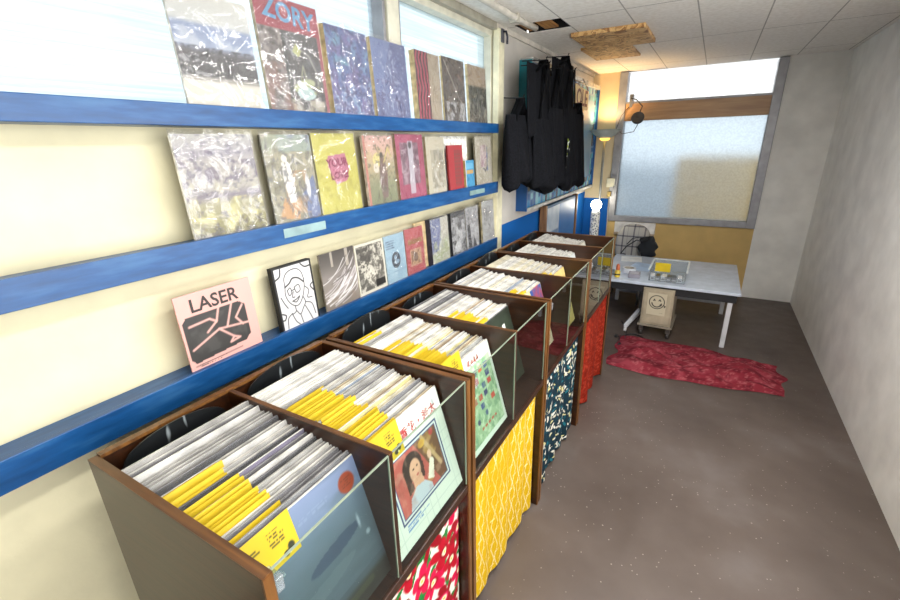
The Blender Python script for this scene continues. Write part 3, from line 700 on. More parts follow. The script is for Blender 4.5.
# ------------------------------------------------------------------ record bins
M_WOOD = wood('#1c0e06', '#371c0b', .32, 'X', 5, 'dark_varnished_plywood')
M_WOODL = wood('#4e2f14', '#744c22', .35, 'Z', 5, 'plywood_front_edge')
M_WOODT = wood('#3f2512', '#684320', .35, 'X', 5, 'plywood_top_edge')
UY = [(.018, .700), (.712, 1.408), (1.420, 2.129), (2.141, 2.844)]
MID = [.343, 1.062, 1.772, 2.486]
BINL = ['wooden record bin nearest the camera, red flowered skirt below', 'wooden record bin with a yellow skirt below',
        'wooden record bin with a teal leafy skirt below', 'wooden record bin farthest away, plain red skirt below']
for i, (a, bb_) in enumerate(UY):
    o = thing('record_bin', BINL[i], 'bin', (0, a, 0), group='wooden record bins')
    w = bb_-a; T = .018
    for y in (0, w-T):
        B().box(XB, XF-.004, y, y+T, 0, H-.003).build('side_panel', M_WOOD, o, bevel=.001)
        B().box(XB, XF, y, y+T, H-.003, H).build('top_edge', M_WOODT, o)
        B().box(XF-.004, XF+.001, y, y+T, 0, H-.003).build('front_edge', M_WOODL, o)
    my = MID[i]-a
    B().box(XB+.01, XF-.004, my-.006, my+.006, HG-.01, H-.004).build('divider', M_WOOD, o, bevel=.001)
    B().box(XB+.01, XF-.004, my-.006, my+.006, H-.004, H).build('divider_edge', M_WOODT, o)
    B().box(XB, XB+.012, T, w-T, .1, H-.004).build('back_panel', M_WOOD, o, bevel=.001)
    B().box(XB-.002, XB+.016, T, w-T, H-.004, H+.004).build('back_edge', M_WOODL, o)
    B().hexa([(XB+.012, T, .715), (XF-.006, T, .672), (XF-.006, w-T, .672), (XB+.012, w-T, .715)],
             [(XB+.012, T, .727), (XF-.006, T, .684), (XF-.006, w-T, .684), (XB+.012, w-T, .727)]).build('bin_floor', M_WOOD, o)
    B().box(XF-.012, XF-.001, T, w-T, .670, .698).build('front_rail', M_WOOD, o, bevel=.001)
    for (p, q) in ((T+.001, my-.007), (my+.007, w-T-.001)):
        B().poly([(XF-.006, p, HG), (XF-.006, q, HG), (XF-.006, q, H-.004), (XF-.006, p, H-.004)]).build('glass_pane', M_GLASS, o)
    # pale polished pane edges and corner clips
    ME = paint('#86917f', .2, .05)
    for (p, q) in ((T+.001, my-.007), (my+.007, w-T-.001)):
        B().box(XF-.008, XF-.004, p, q, H-.0045, H-.0020).box(XF-.008, XF-.004, q-.002, q, HG, H-.004).build('glass_edge', ME, o)
    B().box(XF-.03, XF+.004, T, T+.014, H-.05, H-.02).box(XF-.03, XF-.012, T, T+.03, H-.05, H-.046).build('corner_clip', M_CLEAR, o, bevel=.002)

# arched dark divider boards at the back of each compartment
t = NT('black_board_pale_marks'); b = t.bsdf(.3)
tc = t.add('ShaderNodeTexCoord'); mp = t.add('ShaderNodeMapping'); mp.inputs['Scale'].default_value = (22, 1, 5)
n = t.add('ShaderNodeTexNoise'); n.inputs['Scale'].default_value = 1.4; n.inputs['Detail'].default_value = 2
t.link(tc.outputs['Object'], mp.inputs[0]); t.link(mp.outputs[0], n.inputs['Vector'])
r = t.ramp([(.60, hexc('#17191b')), (.68, hexc('#8d969a'))]); t.link(n.outputs['Fac'], r.inputs[0]); t.link(r.outputs[0], b.inputs['Base Color'])
M_HUMP = t.m
COMP = []
for i, (a, bb_) in enumerate(UY):
    COMP += [(a+.018, MID[i]-.006), (MID[i]+.006, bb_-.018)]
BIN = ['near half of red-flowered bin', 'far half of red-flowered bin', 'near half of yellow-skirted bin', 'far half of yellow-skirted bin',
       'near half of teal-skirted bin', 'far half of teal-skirted bin', 'near half of plain red bin', 'far half of plain red bin']
for k, (a, bb_) in enumerate(COMP):
    n_ = 18; w = bb_-a; hb = .335+.012*((k*7) % 3-1)
    pr = [(-w*.42, 0), (w*.42, 0)]
    for j in range(n_+1):
        ang = PI*j/n_
        pr.append((w*.42*math.cos(ang), hb-.07+.07*math.sin(ang)**.7))
    bd = B().hexa([(x, .004, z) for x, z in pr], [(x, 0, z) for x, z in pr])
    o = bd.build('divider_board', M_HUMP, loc=(.232, (a+bb_)/2, .738), rot=(rad(1), 0, PI/2))
    tag(o, 'black arched board with pale marks behind the records, ' + BIN[k], 'divider', 'arched boards at the back of the bins')

# ------------------------------------------------------------------ records
RS = .315
M_PLAST = glass_mat('record_outer_sleeve', (.97, .97, .97), 1., .2, 1.45, .3, .06)
EDGES = {'white': '#ebe8df', 'cream': '#dcd3b6', 'pale grey': '#c8c6c2', 'grey': '#9a9894', 'dark grey': '#626064', 'black': '#232226', 'tan': '#a98f68', 'blue grey': '#7c8a9c', 'violet grey': '#6d6680', 'pale yellow': '#d6cb86'}
REC_MESH = {}
def rec_mesh(cn, th):
    if (cn, th) in REC_MESH: return REC_MESH[(cn, th)]
    b = B(); w = RS/2; e = .0012; Z1 = RS-.002
    # folded card jacket: front and back boards joined at the spine, mouth open on the right
    for y_ in (0, th-e):
        b.box(-w, w, y_, y_+e, 0, Z1-.0012, 0); b.box(-w, w, y_, y_+e, Z1-.0012, Z1, 3)
    b.box(-w, -w+e, e, th-e, 0, Z1, 0); b.box(-w, w, e, th-e, 0, e, 0)
    b.box(-w+.002, w-.001, e+.0002, th-e-.0002, e, RS-.003, 1)            # inner sleeve
    b.poly([(-w-.001, -.0006, 0), (w+.001, -.0006, 0), (w+.001, -.0006, RS-.001), (-w-.001, -.0006, RS-.001)], 2)   # clear outer sleeve
    ed = {'black': '#6a686c', 'dark grey': '#8d8b8c', 'grey': '#b9b6b0', 'tan': '#c9b999', 'cream': '#ddd6bd'}.get(cn, '#e3e0d8')
    me = b.mesh('record_sleeve', [paint(hexc(EDGES[cn]), .55, .09, 14), paint('#e2dfd8', .6, .05), M_PLAST, paint(ed, .6, .1, 30)])
    REC_MESH[(cn, th)] = me; return me
# price tags
tcv = Cv(.125, .088, 60, 42, '#c2a310')
tcv.text_lines(.08, .45, .25, .75, 6, '#3a3308', 1, .6, .75); tcv.text_lines(.55, .9, .45, .85, 5, '#3a3308', 2, .6, .75)
tcv.ell(.86, .22, .06, .1, '#26240f'); tcv.ell(.76, .14, .06, .07, '#26240f'); tcv.ell(.82, .12, .02, .03, '#e9e3b0')
tagp = tcv.sheet('price_tag', M_PRINT, None); TAGM = tagp.data; D.objects.remove(tagp)
M_TAGY = paint('#c6a91c', .5, .06)
tb = B().box(-.0625, .0625, 0, .0004, 0, .075); TAGM2 = tb.mesh('price_tag', M_TAGY)
ORD = ['frontmost', 'second', 'third', 'fourth', 'fifth', 'sixth', 'seventh', 'eighth', 'ninth', 'tenth', 'eleventh', 'twelfth', 'thirteenth', 'fourteenth', 'fifteenth', 'sixteenth', 'seventeenth', 'eighteenth', 'nineteenth',
       'twentieth', 'twenty-first', 'twenty-second', 'twenty-third', 'twenty-fourth', 'twenty-fifth', 'twenty-sixth', 'twenty-seventh', 'twenty-eighth', 'twenty-ninth', 'thirtieth', 'thirty-first', 'thirty-second', 'thirty-third', 'thirty-fourth', 'thirty-fifth', 'thirty-sixth', 'thirty-seventh']
# front covers
def fc0():
    c = Cv(.311, .311, 110, 110, '#8f9bb0'); c.grad([(0, '#2b2b28'), (.12, '#35352f'), (.17, '#5d6a72'), (.45, '#74838d'), (.7, '#8b98a8'), (.85, '#9aa5be'), (1, '#a3adc8')])
    c.noise(2.5, 91, .45, .7, '#7d8b96', sx=1, sz=3, reg=(0, 1, .2, 1), a=.6); c.stroke([(.1, .06), (.45, .10), (.8, .1)], .05, '#6e6c46', .5)
    c.ell(.62, .52, .24, .05, '#4c5c78', .1, .85); c.ell(.4, .35, .35, .05, '#8a979c', .1, .5); c.ell(.86, .86, .075, .075, '#c2502e'); c.text_lines(.81, .91, .83, .9, 4, '#8a3a22', 4)
    c.text_lines(.42, .7, .85, .89, 2, '#b3bcd0', 8, .5, .5); c.ell(.85, .55, .012, .05, '#dfe5ea'); c.ell(.9, .42, .02, .02, '#d4dce0'); c.c = c.c*np.array([.66, .69, .75]); return c
def fc1():
    c = Cv(.311, .311, 120, 120, '#d9dad4'); c.put((np.abs((c.x*22) % 1-.5) > .47) | (np.abs((c.z*22) % 1-.5) > .47), '#c2c6c4')
    c.rect(.13, .87, .20, .75, '#23306e'); c.rect(.145, .855, .213, .737, '#d6d8d8'); c.rect(.16, .84, .228, .722, '#2c3a7c'); c.rect(.17, .83, .236, .714, '#b8554e')
    c.noise(3, 93, .45, .65, '#c4655c', reg=(.17, .55, .236, .714)); c.poly([(.5, .714), (.83, .714), (.83, .236), (.72, .236), (.6, .5)], '#6a4630'); c.noise(7, 94, .5, .6, '#b58a48', reg=(.55, .83, .3, .714)); c.stroke([(.62, .71), (.78, .36)], .04, '#b8956c')
    c.ell(.6, .66, .05, .035, '#cfa040'); c.ell(.76, .68, .03, .03, '#b03a3a')
    c.ell(.42, .56, .13, .12, '#33201c'); c.poly([(.3, .56), (.36, .56), (.37, .38), (.3, .36)], '#33201c'); c.poly([(.46, .6), (.56, .52), (.54, .4), (.5, .4)], '#33201c')
    c.ell(.44, .51, .075, .1, '#dba58c', -.2); c.poly([(.38, .45), (.5, .45), (.52, .34), (.38, .34)], '#d49d84'); c.poly([(.26, .236), (.3, .33), (.4, .38), (.52, .36), (.6, .28), (.6, .236)], '#b9bccb'); c.poly([(.56, .34), (.66, .5), (.7, .45), (.64, .3)], '#e2d6cc'); c.ell(.66, .52, .03, .04, '#ddb09a')
    c.noise(9, 95, .45, .7, '#7a4038', reg=(.17, .83, .236, .714), a=.28); c.noise(14, 96, .55, .75, '#e6c4b0', reg=(.17, .83, .236, .714), a=.3); c.ell(.42, .53, .012, .008, '#2e1c18'); c.ell(.475, .535, .012, .008, '#2e1c18'); c.ell(.455, .465, .018, .009, '#b04a46')
    c.text_lines(.16, .5, .12, .18, 3, '#5a7ab8', 5, .7); c.ell(.9, .9, .015, .03, '#8d9298', 0, .7)
    return c
def fc1x(b): text_into(b, '\u9999\u82b1\u30fb\u82e5\u592a', .032, 1, .048, .311*.845, sx=1.05, bold=.0012)
def fc2():
    c = Cv(.311, .311, 110, 110, '#dfe3dc'); c.rect(.05, .95, .06, .95, '#9db894'); c.noise(22, 96, .5, .6, '#c8d6bc', reg=(.05, .95, .06, .95)); c.noise(18, 97, .56, .64, '#6f9474', reg=(.05, .95, .06, .95)); c.rect(0, 1, .87, 1, '#dfe3dc')
    cols = ['#c0483c', '#3c3f74', '#cf6a4a', '#45508c', '#b84a48']; k = 0
    for j in range(5):
        for i in range(6):
            if (i*3+j*5) % 7 < 5: c.rect(.12+i*.13, .20+i*.13 if 0 else .12+i*.13+.085, .36+j*.095, .36+j*.095+.065, cols[(i+2*j) % 5])
    c.noise(26, 98, .55, .62, '#8fa884', reg=(.1, .9, .34, .82), a=.5); c.ell(.4, .27, .03, .03, '#3d4a68'); c.ell(.6, .29, .03, .03, '#4a5c80')
    for i in range(5): c.rect(.42+i*.08, .47+i*.08, .16, .19, '#c25a48')
    return c
def fc2x(b): text_into(b, 'KARA', .032, 1, .03, .311*.905, bold=.003)
def fc3():
    c = Cv(.311, .311, 60, 60, '#252a22'); c.noise(4, 99, .5, .7, '#343c2f'); c.rect(.7, .78, .72, .82, '#d6d6d0'); c.poly([(.3, .2), (.36, .3), (.42, .2)], '#c9cac4'); c.rect(.6, .72, .3, .36, '#b9bab2'); return c
def fc4():
    c = Cv(.311, .311, 60, 60, '#c9b9a0'); c.poly([(.5, 1), (1, 1), (1, .3), (.7, .5)], '#2f4a86'); c.noise(6, 101, .5, .6, '#b8404a', reg=(.5, 1, .4, 1)); c.noise(5, 102, .5, .6, '#d8c46a', reg=(0, .5, 0, 1)); return c
def fc5():
    c = Cv(.311, .311, 60, 60, '#c9ad6c'); c.noise(5, 103, .5, .65, '#d8c48c'); c.poly([(.3, .2), (.5, .7), (.7, .2)], '#9a8450'); return c
def fc6():
    c = Cv(.311, .311, 50, 50, '#d2d2cf'); c.noise(5, 104, .5, .65, '#b4b8ba'); c.rect(.2, .8, .2, .7, '#9aa4ac'); return c
def fc7():
    c = Cv(.311, .311, 50, 50, '#cfcabd'); c.noise(6, 105, .5, .65, '#a8a498'); c.ell(.5, .5, .25, .25, '#8c8478'); return c
FRONT = [(fc0, None, (), 'blue-grey seascape record with an orange round sticker', 'white'), (fc1, fc1x, [paint('#c4343a', .5)], 'white grid patterned record with framed portrait', 'white'),
         (fc2, fc2x, [paint('#c0453c', .5)], 'green record with rows of small coloured tiles', 'white'), (fc3, None, (), 'dark green record with small white marks', 'black'),
         (fc4, None, (), 'record with blue and red corner', 'cream'), (fc5, None, (), 'tan record standing in front', 'tan'), (fc6, None, (), 'pale grey record', 'white'), (fc7, None, (), 'beige record with a brown disc', 'cream')]
PAL = [  # colour weights from front to back per compartment
    (['white', 'pale grey', 'grey', 'dark grey', 'violet grey', 'tan', 'blue grey', 'black'], [3, 4, 5, 4, 2, 1, 2, 2]),
    (['white', 'cream', 'pale grey', 'grey', 'tan', 'blue grey', 'pale yellow', 'dark grey', 'black'], [4, 3, 4, 4, 3, 2, 1, 3, 1]),
    (['white', 'cream', 'pale grey', 'grey', 'tan', 'blue grey', 'pale yellow'], [6, 4, 5, 3, 2, 1, 2]),
    (['white', 'cream', 'pale grey', 'grey', 'tan', 'blue grey'], [6, 3, 4, 3, 2, 1]),
    (['white', 'cream', 'pale grey', 'blue grey', 'grey'], [9, 2, 4, 2, 1]),
    (['white', 'cream', 'pale grey', 'blue grey', 'tan'], [9, 3, 4, 1, 1]),
    (['white', 'pale grey', 'cream'], [10, 3, 1]), (['white', 'pale grey', 'cream'], [10, 3, 1])]
NREC = [37, 37, 37, 33, 34, 34, 33, 32]
FT = [.655, .669, .655, .595, .610, .628, .590, .572]     # x of the top of the front record
ZT = [1.018, 1.022, 1.012, 1.018, 1.02, 1.018, 1.012, 1.018]
TAGR = [.62, .72, .62, .55, .25, .18, 0, 0]                # share (from the front) that carries a yellow tag
LR = rad(16)
for k, (a, bb_) in enumerate(COMP):
    yc = (a+bb_)/2; n_ = NREC[k]
    xt0 = FT[k]; xt1 = .292
    for j in range(n_):
        f_ = j/(n_-1)
        lean = LR-rad(3.5)*f_+rad(random.uniform(-.45, .45))*(j > 0)
        xt = xt0+(xt1-xt0)*f_ ; zt = ZT[k]+.030*f_+random.uniform(-.006, .006)*(j > 0)
        xb = xt+math.sin(lean)*RS; zb = zt-math.cos(lean)*RS
        zfloor = .727+(xb-(XB+.012))*(.684-.727)/(XF-.006-XB-.012)+.004
        zb = max(zb, zfloor)
        names, wts = PAL[k]
        cn = random.choices(names, wts)[0]
        if k == 0 and f_ > .55: cn = random.choice(['grey', 'dark grey', 'pale grey', 'grey', 'white', 'black'])
        if k in (1, 2) and f_ > .72: cn = random.choice(['white', 'pale grey', 'white', 'grey'])
        if k == 3 and f_ > .7: cn = random.choice(['dark grey', 'grey', 'black', 'pale grey'])
        if j == 0: cn = FRONT[k][4]
        th = random.choice([.0042, .0050, .0036])
        ry = yc+random.uniform(-.0035, .0035)*(j > 0)
        rt = thing('record', '', 'record', (xb, ry, zb), (-lean, 0, PI/2), 'records in the ' + BIN[k])
        so = D.objects.new('record_sleeve', rec_mesh(cn, th)); COL.objects.link(so); so.parent = rt
        has = f_ < TAGR[k] and (random.random() < (.95 if k in (1, 2) else .85) or j < 3)
        if k == 0 and j in (1, 2, 5): has = False
        if k == 1 and j in (2,): has = False
        if k >= 3 and j == 0: has = False
        if k in (1, 2) and f_ > TAGR[k] and random.random() < .12: has = True
        if j == 0:
            fn_, exf, exm, lab, _ = FRONT[k]
            fn_().sheet('front_cover', M_PRINT, rt, y=-.0012, extra=(lambda b, q=exf: q(b)) if exf else None, extra_m=exm)
            # lettering is laid on the cover plane
            rt['label'] = '%s, %s' % (lab, BIN[k])
        else:
            rt['label'] = '%s record sleeve%s, %s from the front, %s' % (cn, ', yellow tag' if has else '', ORD[j], BIN[k])
        if has:
            g_ = D.objects.new('price_tag', TAGM if (j == 0) else TAGM2); COL.objects.link(g_); g_.parent = rt
            if j == 0 and k == 2:
                g_.location = (-.10, -.0022, RS-.052)
            elif j == 0:
                g_.location = (-.094, -.0022, RS-.086)
            else:
                g_.location = (-.094+random.uniform(-.004, .016), -.0016, RS-.075+random.uniform(.000, .004)); 

# ------------------------------------------------------------------ cloth skirts under the bins
def flower(c, cx, cz, r, ang, pet, mid, core):
    for q in range(5):
        a = ang+q*2*PI/5
        c.ell(cx+math.cos(a)*r*.55/1, cz+math.sin(a)*r*.55/c.k, r*.52, r*.52/c.k*1.0, pet)
    c.ell(cx, cz, r*.42, r*.42/c.k, mid); c.ell(cx, cz, r*.2, r*.2/c.k, core)
def leafs(c, cx, cz, r, ang, col):
    pts = []
    for q in np.linspace(0, PI, 7): pts.append((q/PI*2-1, math.sin(q)*.34))
    for q in np.linspace(PI, 0, 7): pts.append((q/PI*2-1, -math.sin(q)*.34))
    ca, sa = math.cos(ang), math.sin(ang)
    c.poly([(cx+r*(p*ca-q*sa), cz+r*(p*sa+q*ca)/c.k) for p, q in pts], col)
sk = []
W = [bb_-a-.04 for a, bb_ in UY]; HS = .654
c = Cv(W[0], HS, 170, 170, '#cfc9bd'); rs = np.random.RandomState(4)
spots = []
for i in range(6):
    for j in range(7): spots.append(((i+.5*(j % 2)+.15)/5.6+rs.uniform(-.025, .025), (j+.35)/6.7+rs.uniform(-.015, .015)))
for x, z in spots:
    for q in range(3): leafs(c, x+rs.uniform(-.10, .10), z+rs.uniform(-.09, .09), rs.uniform(.045, .065), rs.uniform(0, 6.3), '#226a30')
for q, (x, z) in enumerate(spots):
    r_ = rs.uniform(.078, .095); a0 = rs.uniform(0, 6)
    for p in range(5):
        a_ = a0+p*2*PI/5
        c.ell(x+math.cos(a_)*r_*.62, z+math.sin(a_)*r_*.62/c.k, r_*.46, r_*.34/c.k, ['#9a0e20', '#85101c', '#b3123c'][q % 3], a_)
    c.ell(x, z, r_*.36, r_*.36/c.k, ['#7c0a18', '#c22050', '#8e0c1c'][q % 3]); c.ell(x, z, r_*.22, r_*.22/c.k, '#d8cfae'); c.ell(x, z, r_*.09, r_*.09/c.k, '#b8972c')
    leafs(c, x+r_*1.0*math.cos(a0+.6), z+r_*1.0*math.sin(a0+.6)/c.k, r_*.42, a0+.6, '#1f6a2e')
sk.append(c)
c = Cv(W[1], HS, 170, 170, '#bd970f')
u_ = c.x*W[1]/.040; v_ = c.z*HS/.040
row = np.floor(v_); uu = (u_+.5*(row % 2)) % 1; vv = v_ % 1
d1 = np.minimum(np.abs(uu-.5-.32*(vv-.5)), np.abs(uu-.5+.32*(vv-.5)))
lines = (np.minimum(uu, 1-uu) < .06) & (vv > .12) | (np.abs(vv-.5) < .05) & (np.abs(uu-.0) < .25)
zig = np.abs(((u_+.28*np.sin(v_*PI)) % 1)-.5) < .07
u_ = c.x*W[1]/.062; v_ = c.z*HS/.062; tri = np.abs((v_ % 2)-1); zig = np.abs(((u_+.36*tri) % 1)-.5) < .035; zig |= np.abs(((u_-.36*tri) % 1)-.5) < .03; row = np.floor(v_)
c.put(zig*.9, '#d9cda2'); c.put(((np.abs((v_ % 1)-.5) < .035) & (((u_*1.+row*.5) % 1) < .5))*.8, '#dfcf9c'); c.noise(4, 111, .5, .75, '#b08a0a', a=.5)
sk.append(c)
c = Cv(W[2], HS, 180, 180, '#152a34'); rs = np.random.RandomState(8)
for i in range(800):
    x, z = rs.rand(), rs.rand(); col = rs.choice(['#cfcabb', '#bdb9a9', '#1d5f6c', '#0f4350', '#142630', '#c2ba86', '#d6d3c6', '#13303a', '#0e2028'])
    leafs(c, x, z, rs.uniform(.017, .034), rs.uniform(0, 6.3), col)
sk.append(c)
c = Cv(W[3], HS, 110, 110, '#84200f'); c.noise(60, 113, .52, .62, '#a8402e', 2); c.noise(70, 114, .55, .65, '#641509', 2)
sk.append(c)
SKL = ['white cloth skirt with red flowers and green leaves under the nearest bin', 'yellow cloth skirt with pale line pattern hanging under a bin',
       'dark teal cloth skirt with white leaves hanging under a bin', 'plain red cloth skirt under the farthest bin']
for i, (c, (a, bb_)) in enumerate(zip(sk, UY)):
    amp = [.008, .006, .012, .022][i]; fr_ = [9, 8, 10, 5][i]; lift = [.01, .012, .025, .004][i]
    def fn(u, v, X, Y, Z, amp=amp, fr_=fr_, lift=lift, i=i):
        fold = np.sin(u*fr_*2*PI*.5+1.3*np.sin(u*5+i)+.5*v)*(.35+.65*(1-v))+.4*np.sin(u*fr_*PI*1.7+2+v)
        Y2 = Y+amp*fold-.004
        hem = lift*(.5+.5*np.sin(u*9+i*2))*(1-v)+(.055*(1-u)**2*(1-v) if i == 1 else 0)
        return X*(1-.035*(1-v)), Y2, Z+hem
    o = c.sheet('cloth_skirt', M_CLOTH, None, fn=fn, loc=(XF-.034, (a+bb_)/2, .012), rot=(0, 0, PI/2))
    md = o.modifiers.new('thick', 'SOLIDIFY'); md.thickness = .0015
    tag(o, SKL[i], 'cloth', 'cloth skirts under the record bins')

# ------------------------------------------------------------------ mosaic board and tote bags on the left wall
brd = thing('mosaic_board', 'large framed board with blue mosaic border on the left wall', 'board', (XW, 3.07, 1.18))
BW, BH, BD = 2.2, 1.03, .07
c = Cv(BW, BH, 132, 62, '#4f83b4'); rs = np.random.RandomState(3)
c.noise(4, 121, .45, .65, '#7fa6c6')
for ring in range(2):
    st = .062
    for i in range(int(BW/st)+1):
        for zz in (ring*st, BH-(ring+1)*st):
            c.rect(i*st/BW, (i+1)*st/BW-.004, zz/BH, (zz+st)/BH-.008, rs.choice(['#1d5fa4', '#2f86c2', '#58b4d4', '#123a6c', '#3fa0b4', '#8cc8dc', '#0f2c50']))
    for j in range(int(BH/st)+1):
        for xx in (ring*st, BW-(ring+1)*st):
            c.rect(xx/BW, (xx+st)/BW-.004, j*st/BH, (j+1)*st/BH-.008, rs.choice(['#1d5fa4', '#2f86c2', '#58b4d4', '#123a6c', '#3fa0b4', '#0f2c50', '#14141a']))
c.sheet('mosaic_panel', printed('glazed_mosaic', .2), brd, rot=(0, 0, PI/2), loc=(BD+.001, BW/2, 0))
B().box(0, BD, 0, BW, .0, BH).build('board_core', paint('#27699a', .5), brd)
B().box(0, BD+.02, -.02, 0, .62, BH+.02).build('frame_side', paint('#1d8594', .4), brd)
B().box(0, BD+.02, -.02, 0, -.02, .62).build('frame_side', paint('#15508c', .4), brd)
B().box(0, BD+.02, BW, BW+.02, -.02, BH+.02).build('frame_side', paint('#15508c', .4), brd)
t = NT('mirror_tiles'); b = t.bsdf(.25, .4)
tc = t.add('ShaderNodeTexCoord'); v = t.add('ShaderNodeTexVoronoi'); v.inputs['Scale'].default_value = 9; t.link(tc.outputs['Object'], v.inputs['Vector'])
r = t.ramp([(.2, hexc('#7f8688')), (.5, hexc('#c9cbc8')), (.8, hexc('#e6e4dc'))]); t.link(v.outputs['Color'], r.inputs[0]); t.link(r.outputs[0], b.inputs['Base Color'])
B().box(0, BD+.03, 0, BW, BH, BH+.035).build('mirror_edge', t.m, brd)
B().box(0, BD+.02, 0, BW, -.025, 0).build('ledge', paint('#d6d5cf', .5), brd)

# hanging sign with letters
sg = thing('letter_sign', 'cream sign with dark letters beside the tote bags', 'sign', (.085, 4.38, 1.93))
def signfn(u, v): return (0, (u-.5)*.50, v*.24)
sb = B().hexa([(-.25, .004, .02), (.25, .004, .04), (.24, .004, .21), (-.25, .004, .24)], [(-.25, 0, .02), (.25, 0, .04), (.24, 0, .21), (-.25, 0, .24)])
sb.hexa([(-.18, .004, -.10), (.06, .004, -.10), (.08, .004, .03), (-.2, .004, .02)], [(-.18, 0, -.10), (.06, 0, -.10), (.08, 0, .03), (-.2, 0, .02)])
text_into(sb, 'OLE', .2, 1, 0, .13, y=-.002, bold=.004, sx=1.15); text_into(sb, 'Y', .13, 1, -.06, -.045, y=-.002, bold=.003, sx=1.2)
sb.build('sign_card', [paint('#eed6a0', .6), paint('#7a3a1c', .5)], sg, rot=(0, 0, PI/2))
B().tube([(0, -.2, .24), (0, 0, .30), (0, .2, .22)], .003, 6).build('string', paint('#6b5a40', .8), sg)
ps = B().box(0, .003, -.05, .05, 0, .26).build('paper_strip', paint('#e8e4da', .6, .03), loc=(.06, 4.03, 1.92))
tag(ps, 'narrow white paper strip between the tote bags and the letter sign', 'paper')

# black tote bags
t = NT('black_canvas'); b = t.bsdf(.95, 0, .1)
tc = t.add('ShaderNodeTexCoord'); n = t.add('ShaderNodeTexNoise'); n.inputs['Scale'].default_value = 120; t.link(tc.outputs['Object'], n.inputs['Vector'])
r = t.ramp([(.3, hexc('#0a0b0d')), (.7, hexc('#1b1c21'))]); t.link(n.outputs['Fac'], r.inputs[0]); t.link(r.outputs[0], b.inputs['Base Color']); t.bump(n.outputs['Fac'], b, .2, .002)
M_TOTE = t.m
M_STRAP = paint('#0c0d10', .95, .1, spec=.1)
def tote(label, y, x, ztop, w, h, topz, seed, depth=.07, slant=0., rotz=0., pr=None, flare=.0, narrow=.0):
    o = thing('tote_bag', label, 'bag', (x, y, ztop), (0, 0, rotz), 'black tote bags hanging on the wall')
    rn = random.Random(seed); p1, p2, p3 = (rn.uniform(0, 6) for _ in range(3))
    def fn(u, v):
        a = 2*PI*u
        cx, cy = math.cos(a), math.sin(a)
        zz = -h*v
        ww = w*.5*(1-narrow*(1-v))*(1+flare*v)
        dd = depth*.5*(.45+.9*v*(1-.25*v))
        if v > .9: k_ = math.sqrt(max(0, 1-((v-.9)/.1)**2)); ww *= .86+.14*k_; dd *= k_*.95+.05
        yy = ww*math.copysign(abs(cx)**.7, cx)
        f = 1+.42*math.sin(yy*42+p1+v*2)*(.3+.7*v)+.25*math.sin(yy*80+p2+v)
        xx = dd*math.copysign(abs(cy)**.8, cy)*f
        sag = -.035*math.sin(yy*16+p3)*v
        return (xx+.02*v, yy+slant*v, zz+sag)
    B().grid(fn, 64, 26).build('bag_body', M_TOTE, o, smooth=True)
    for sx_, dy in ((.018, .0), (-.018, .015)):
        L = topz-ztop; q = w*.26
        pts = []
        for i in range(17):
            u = i/16; yy = -q+2*q*u
            pts.append((sx_+.012*math.sin(u*PI), yy*(1-.75*math.sin(u*PI))+dy, L*math.sin(u*PI)**.55-.04*(abs(2*u-1))))
        B().tube(pts, .017, 8, flat=.25).build('strap', M_STRAP, o, smooth=True)
    if pr:
        pr(o, h)
    B().tube([(-(x-.031), 0, topz-ztop+.01), (.03, 0, topz-ztop), (.04, 0, topz-ztop+.02)], .004, 8).build('hook', paint('#26272a', .4, metallic=.5), o, smooth=True)
    return o
def green_print(o, h):
    pc = Cv(.11, .24, 30, 60, '#0d0e10'); rs = np.random.RandomState(2)
    for i in range(14): pc.stroke([(rs.uniform(.15, .85), .05+i*.066), (rs.uniform(.15, .85), .09+i*.066)], .13, ['#dfe7d8', '#a8c23c', '#c9d4c0'][i % 3])
    pc.sheet('print', M_CLOTH, o, rot=(0, 0, PI/2), loc=(.072, -.19, -.46))
tote('black tote bag hanging flat and high, left one of the upper two', 2.92, .17, 2.15, .54, .42, 2.19, 11, .05)
tote('black tote bag hanging flat and highest, right one of the upper two', 3.42, .17, 2.245, .56, .46, 2.28, 12, .05)
tote('leftmost black tote bag, bulging toward the window post', 2.62, .13, 1.84, .36, .44, 1.94, 1, .12, flare=.05)
tote('crumpled black tote bag hanging lowest, second from the left', 2.90, .20, 1.82, .40, .48, 2.16, 2, .13, narrow=.15)
tote('black tote bag in the middle of the hanging bunch', 3.18, .215, 1.90, .42, .52, 2.17, 3, .10, flare=.05)
tote('black tote bag with a white and green print, second from right', 3.50, .21, 1.92, .46, .60, 2.19, 4, .08, flare=.06, pr=green_print)
tote('rightmost black tote bag of the hanging bunch', 3.92, .16, 1.90, .50, .61, 1.985, 5, .08, flare=.06)

# ------------------------------------------------------------------ framed panel leaning behind the last bin
fp = thing('leaning_frame', 'wood edged framed panel standing on floor behind the last bin', 'frame', (XW+.02, 3.60, 0))
c = Cv(1.0, .9, 80, 60, '#2c6fb4'); c.rect(.05, .42, .3, 1, '#c3cfdc'); c.noise(4, 131, .5, .65, '#9db2c8', reg=(.05, .42, .3, 1)); c.rect(.05, .4, .62, .74, '#6f8cb0'); c.noise(6, 132, .5, .7, '#d8dee4', reg=(.05, .3, .4, 1)); c.noise(3, 133, .45, .7, '#3f83c4', reg=(.42, 1, 0, 1))
c.sheet('picture', M_PRINT, fp, rot=(0, 0, PI/2), loc=(.045, .53, .2))
B().box(.0, .042, .0, 1.06, .17, 1.12).build('back_board', paint('#4a6f98', .6), fp)
for y in (-.01, 1.05):
    B().box(0, .06, y, y+.035, 0, 1.135).build('frame_upright', wood('#6b4a30', '#96704c', .4, 'Z', 5, 'frame_wood'), fp, bevel=.002)

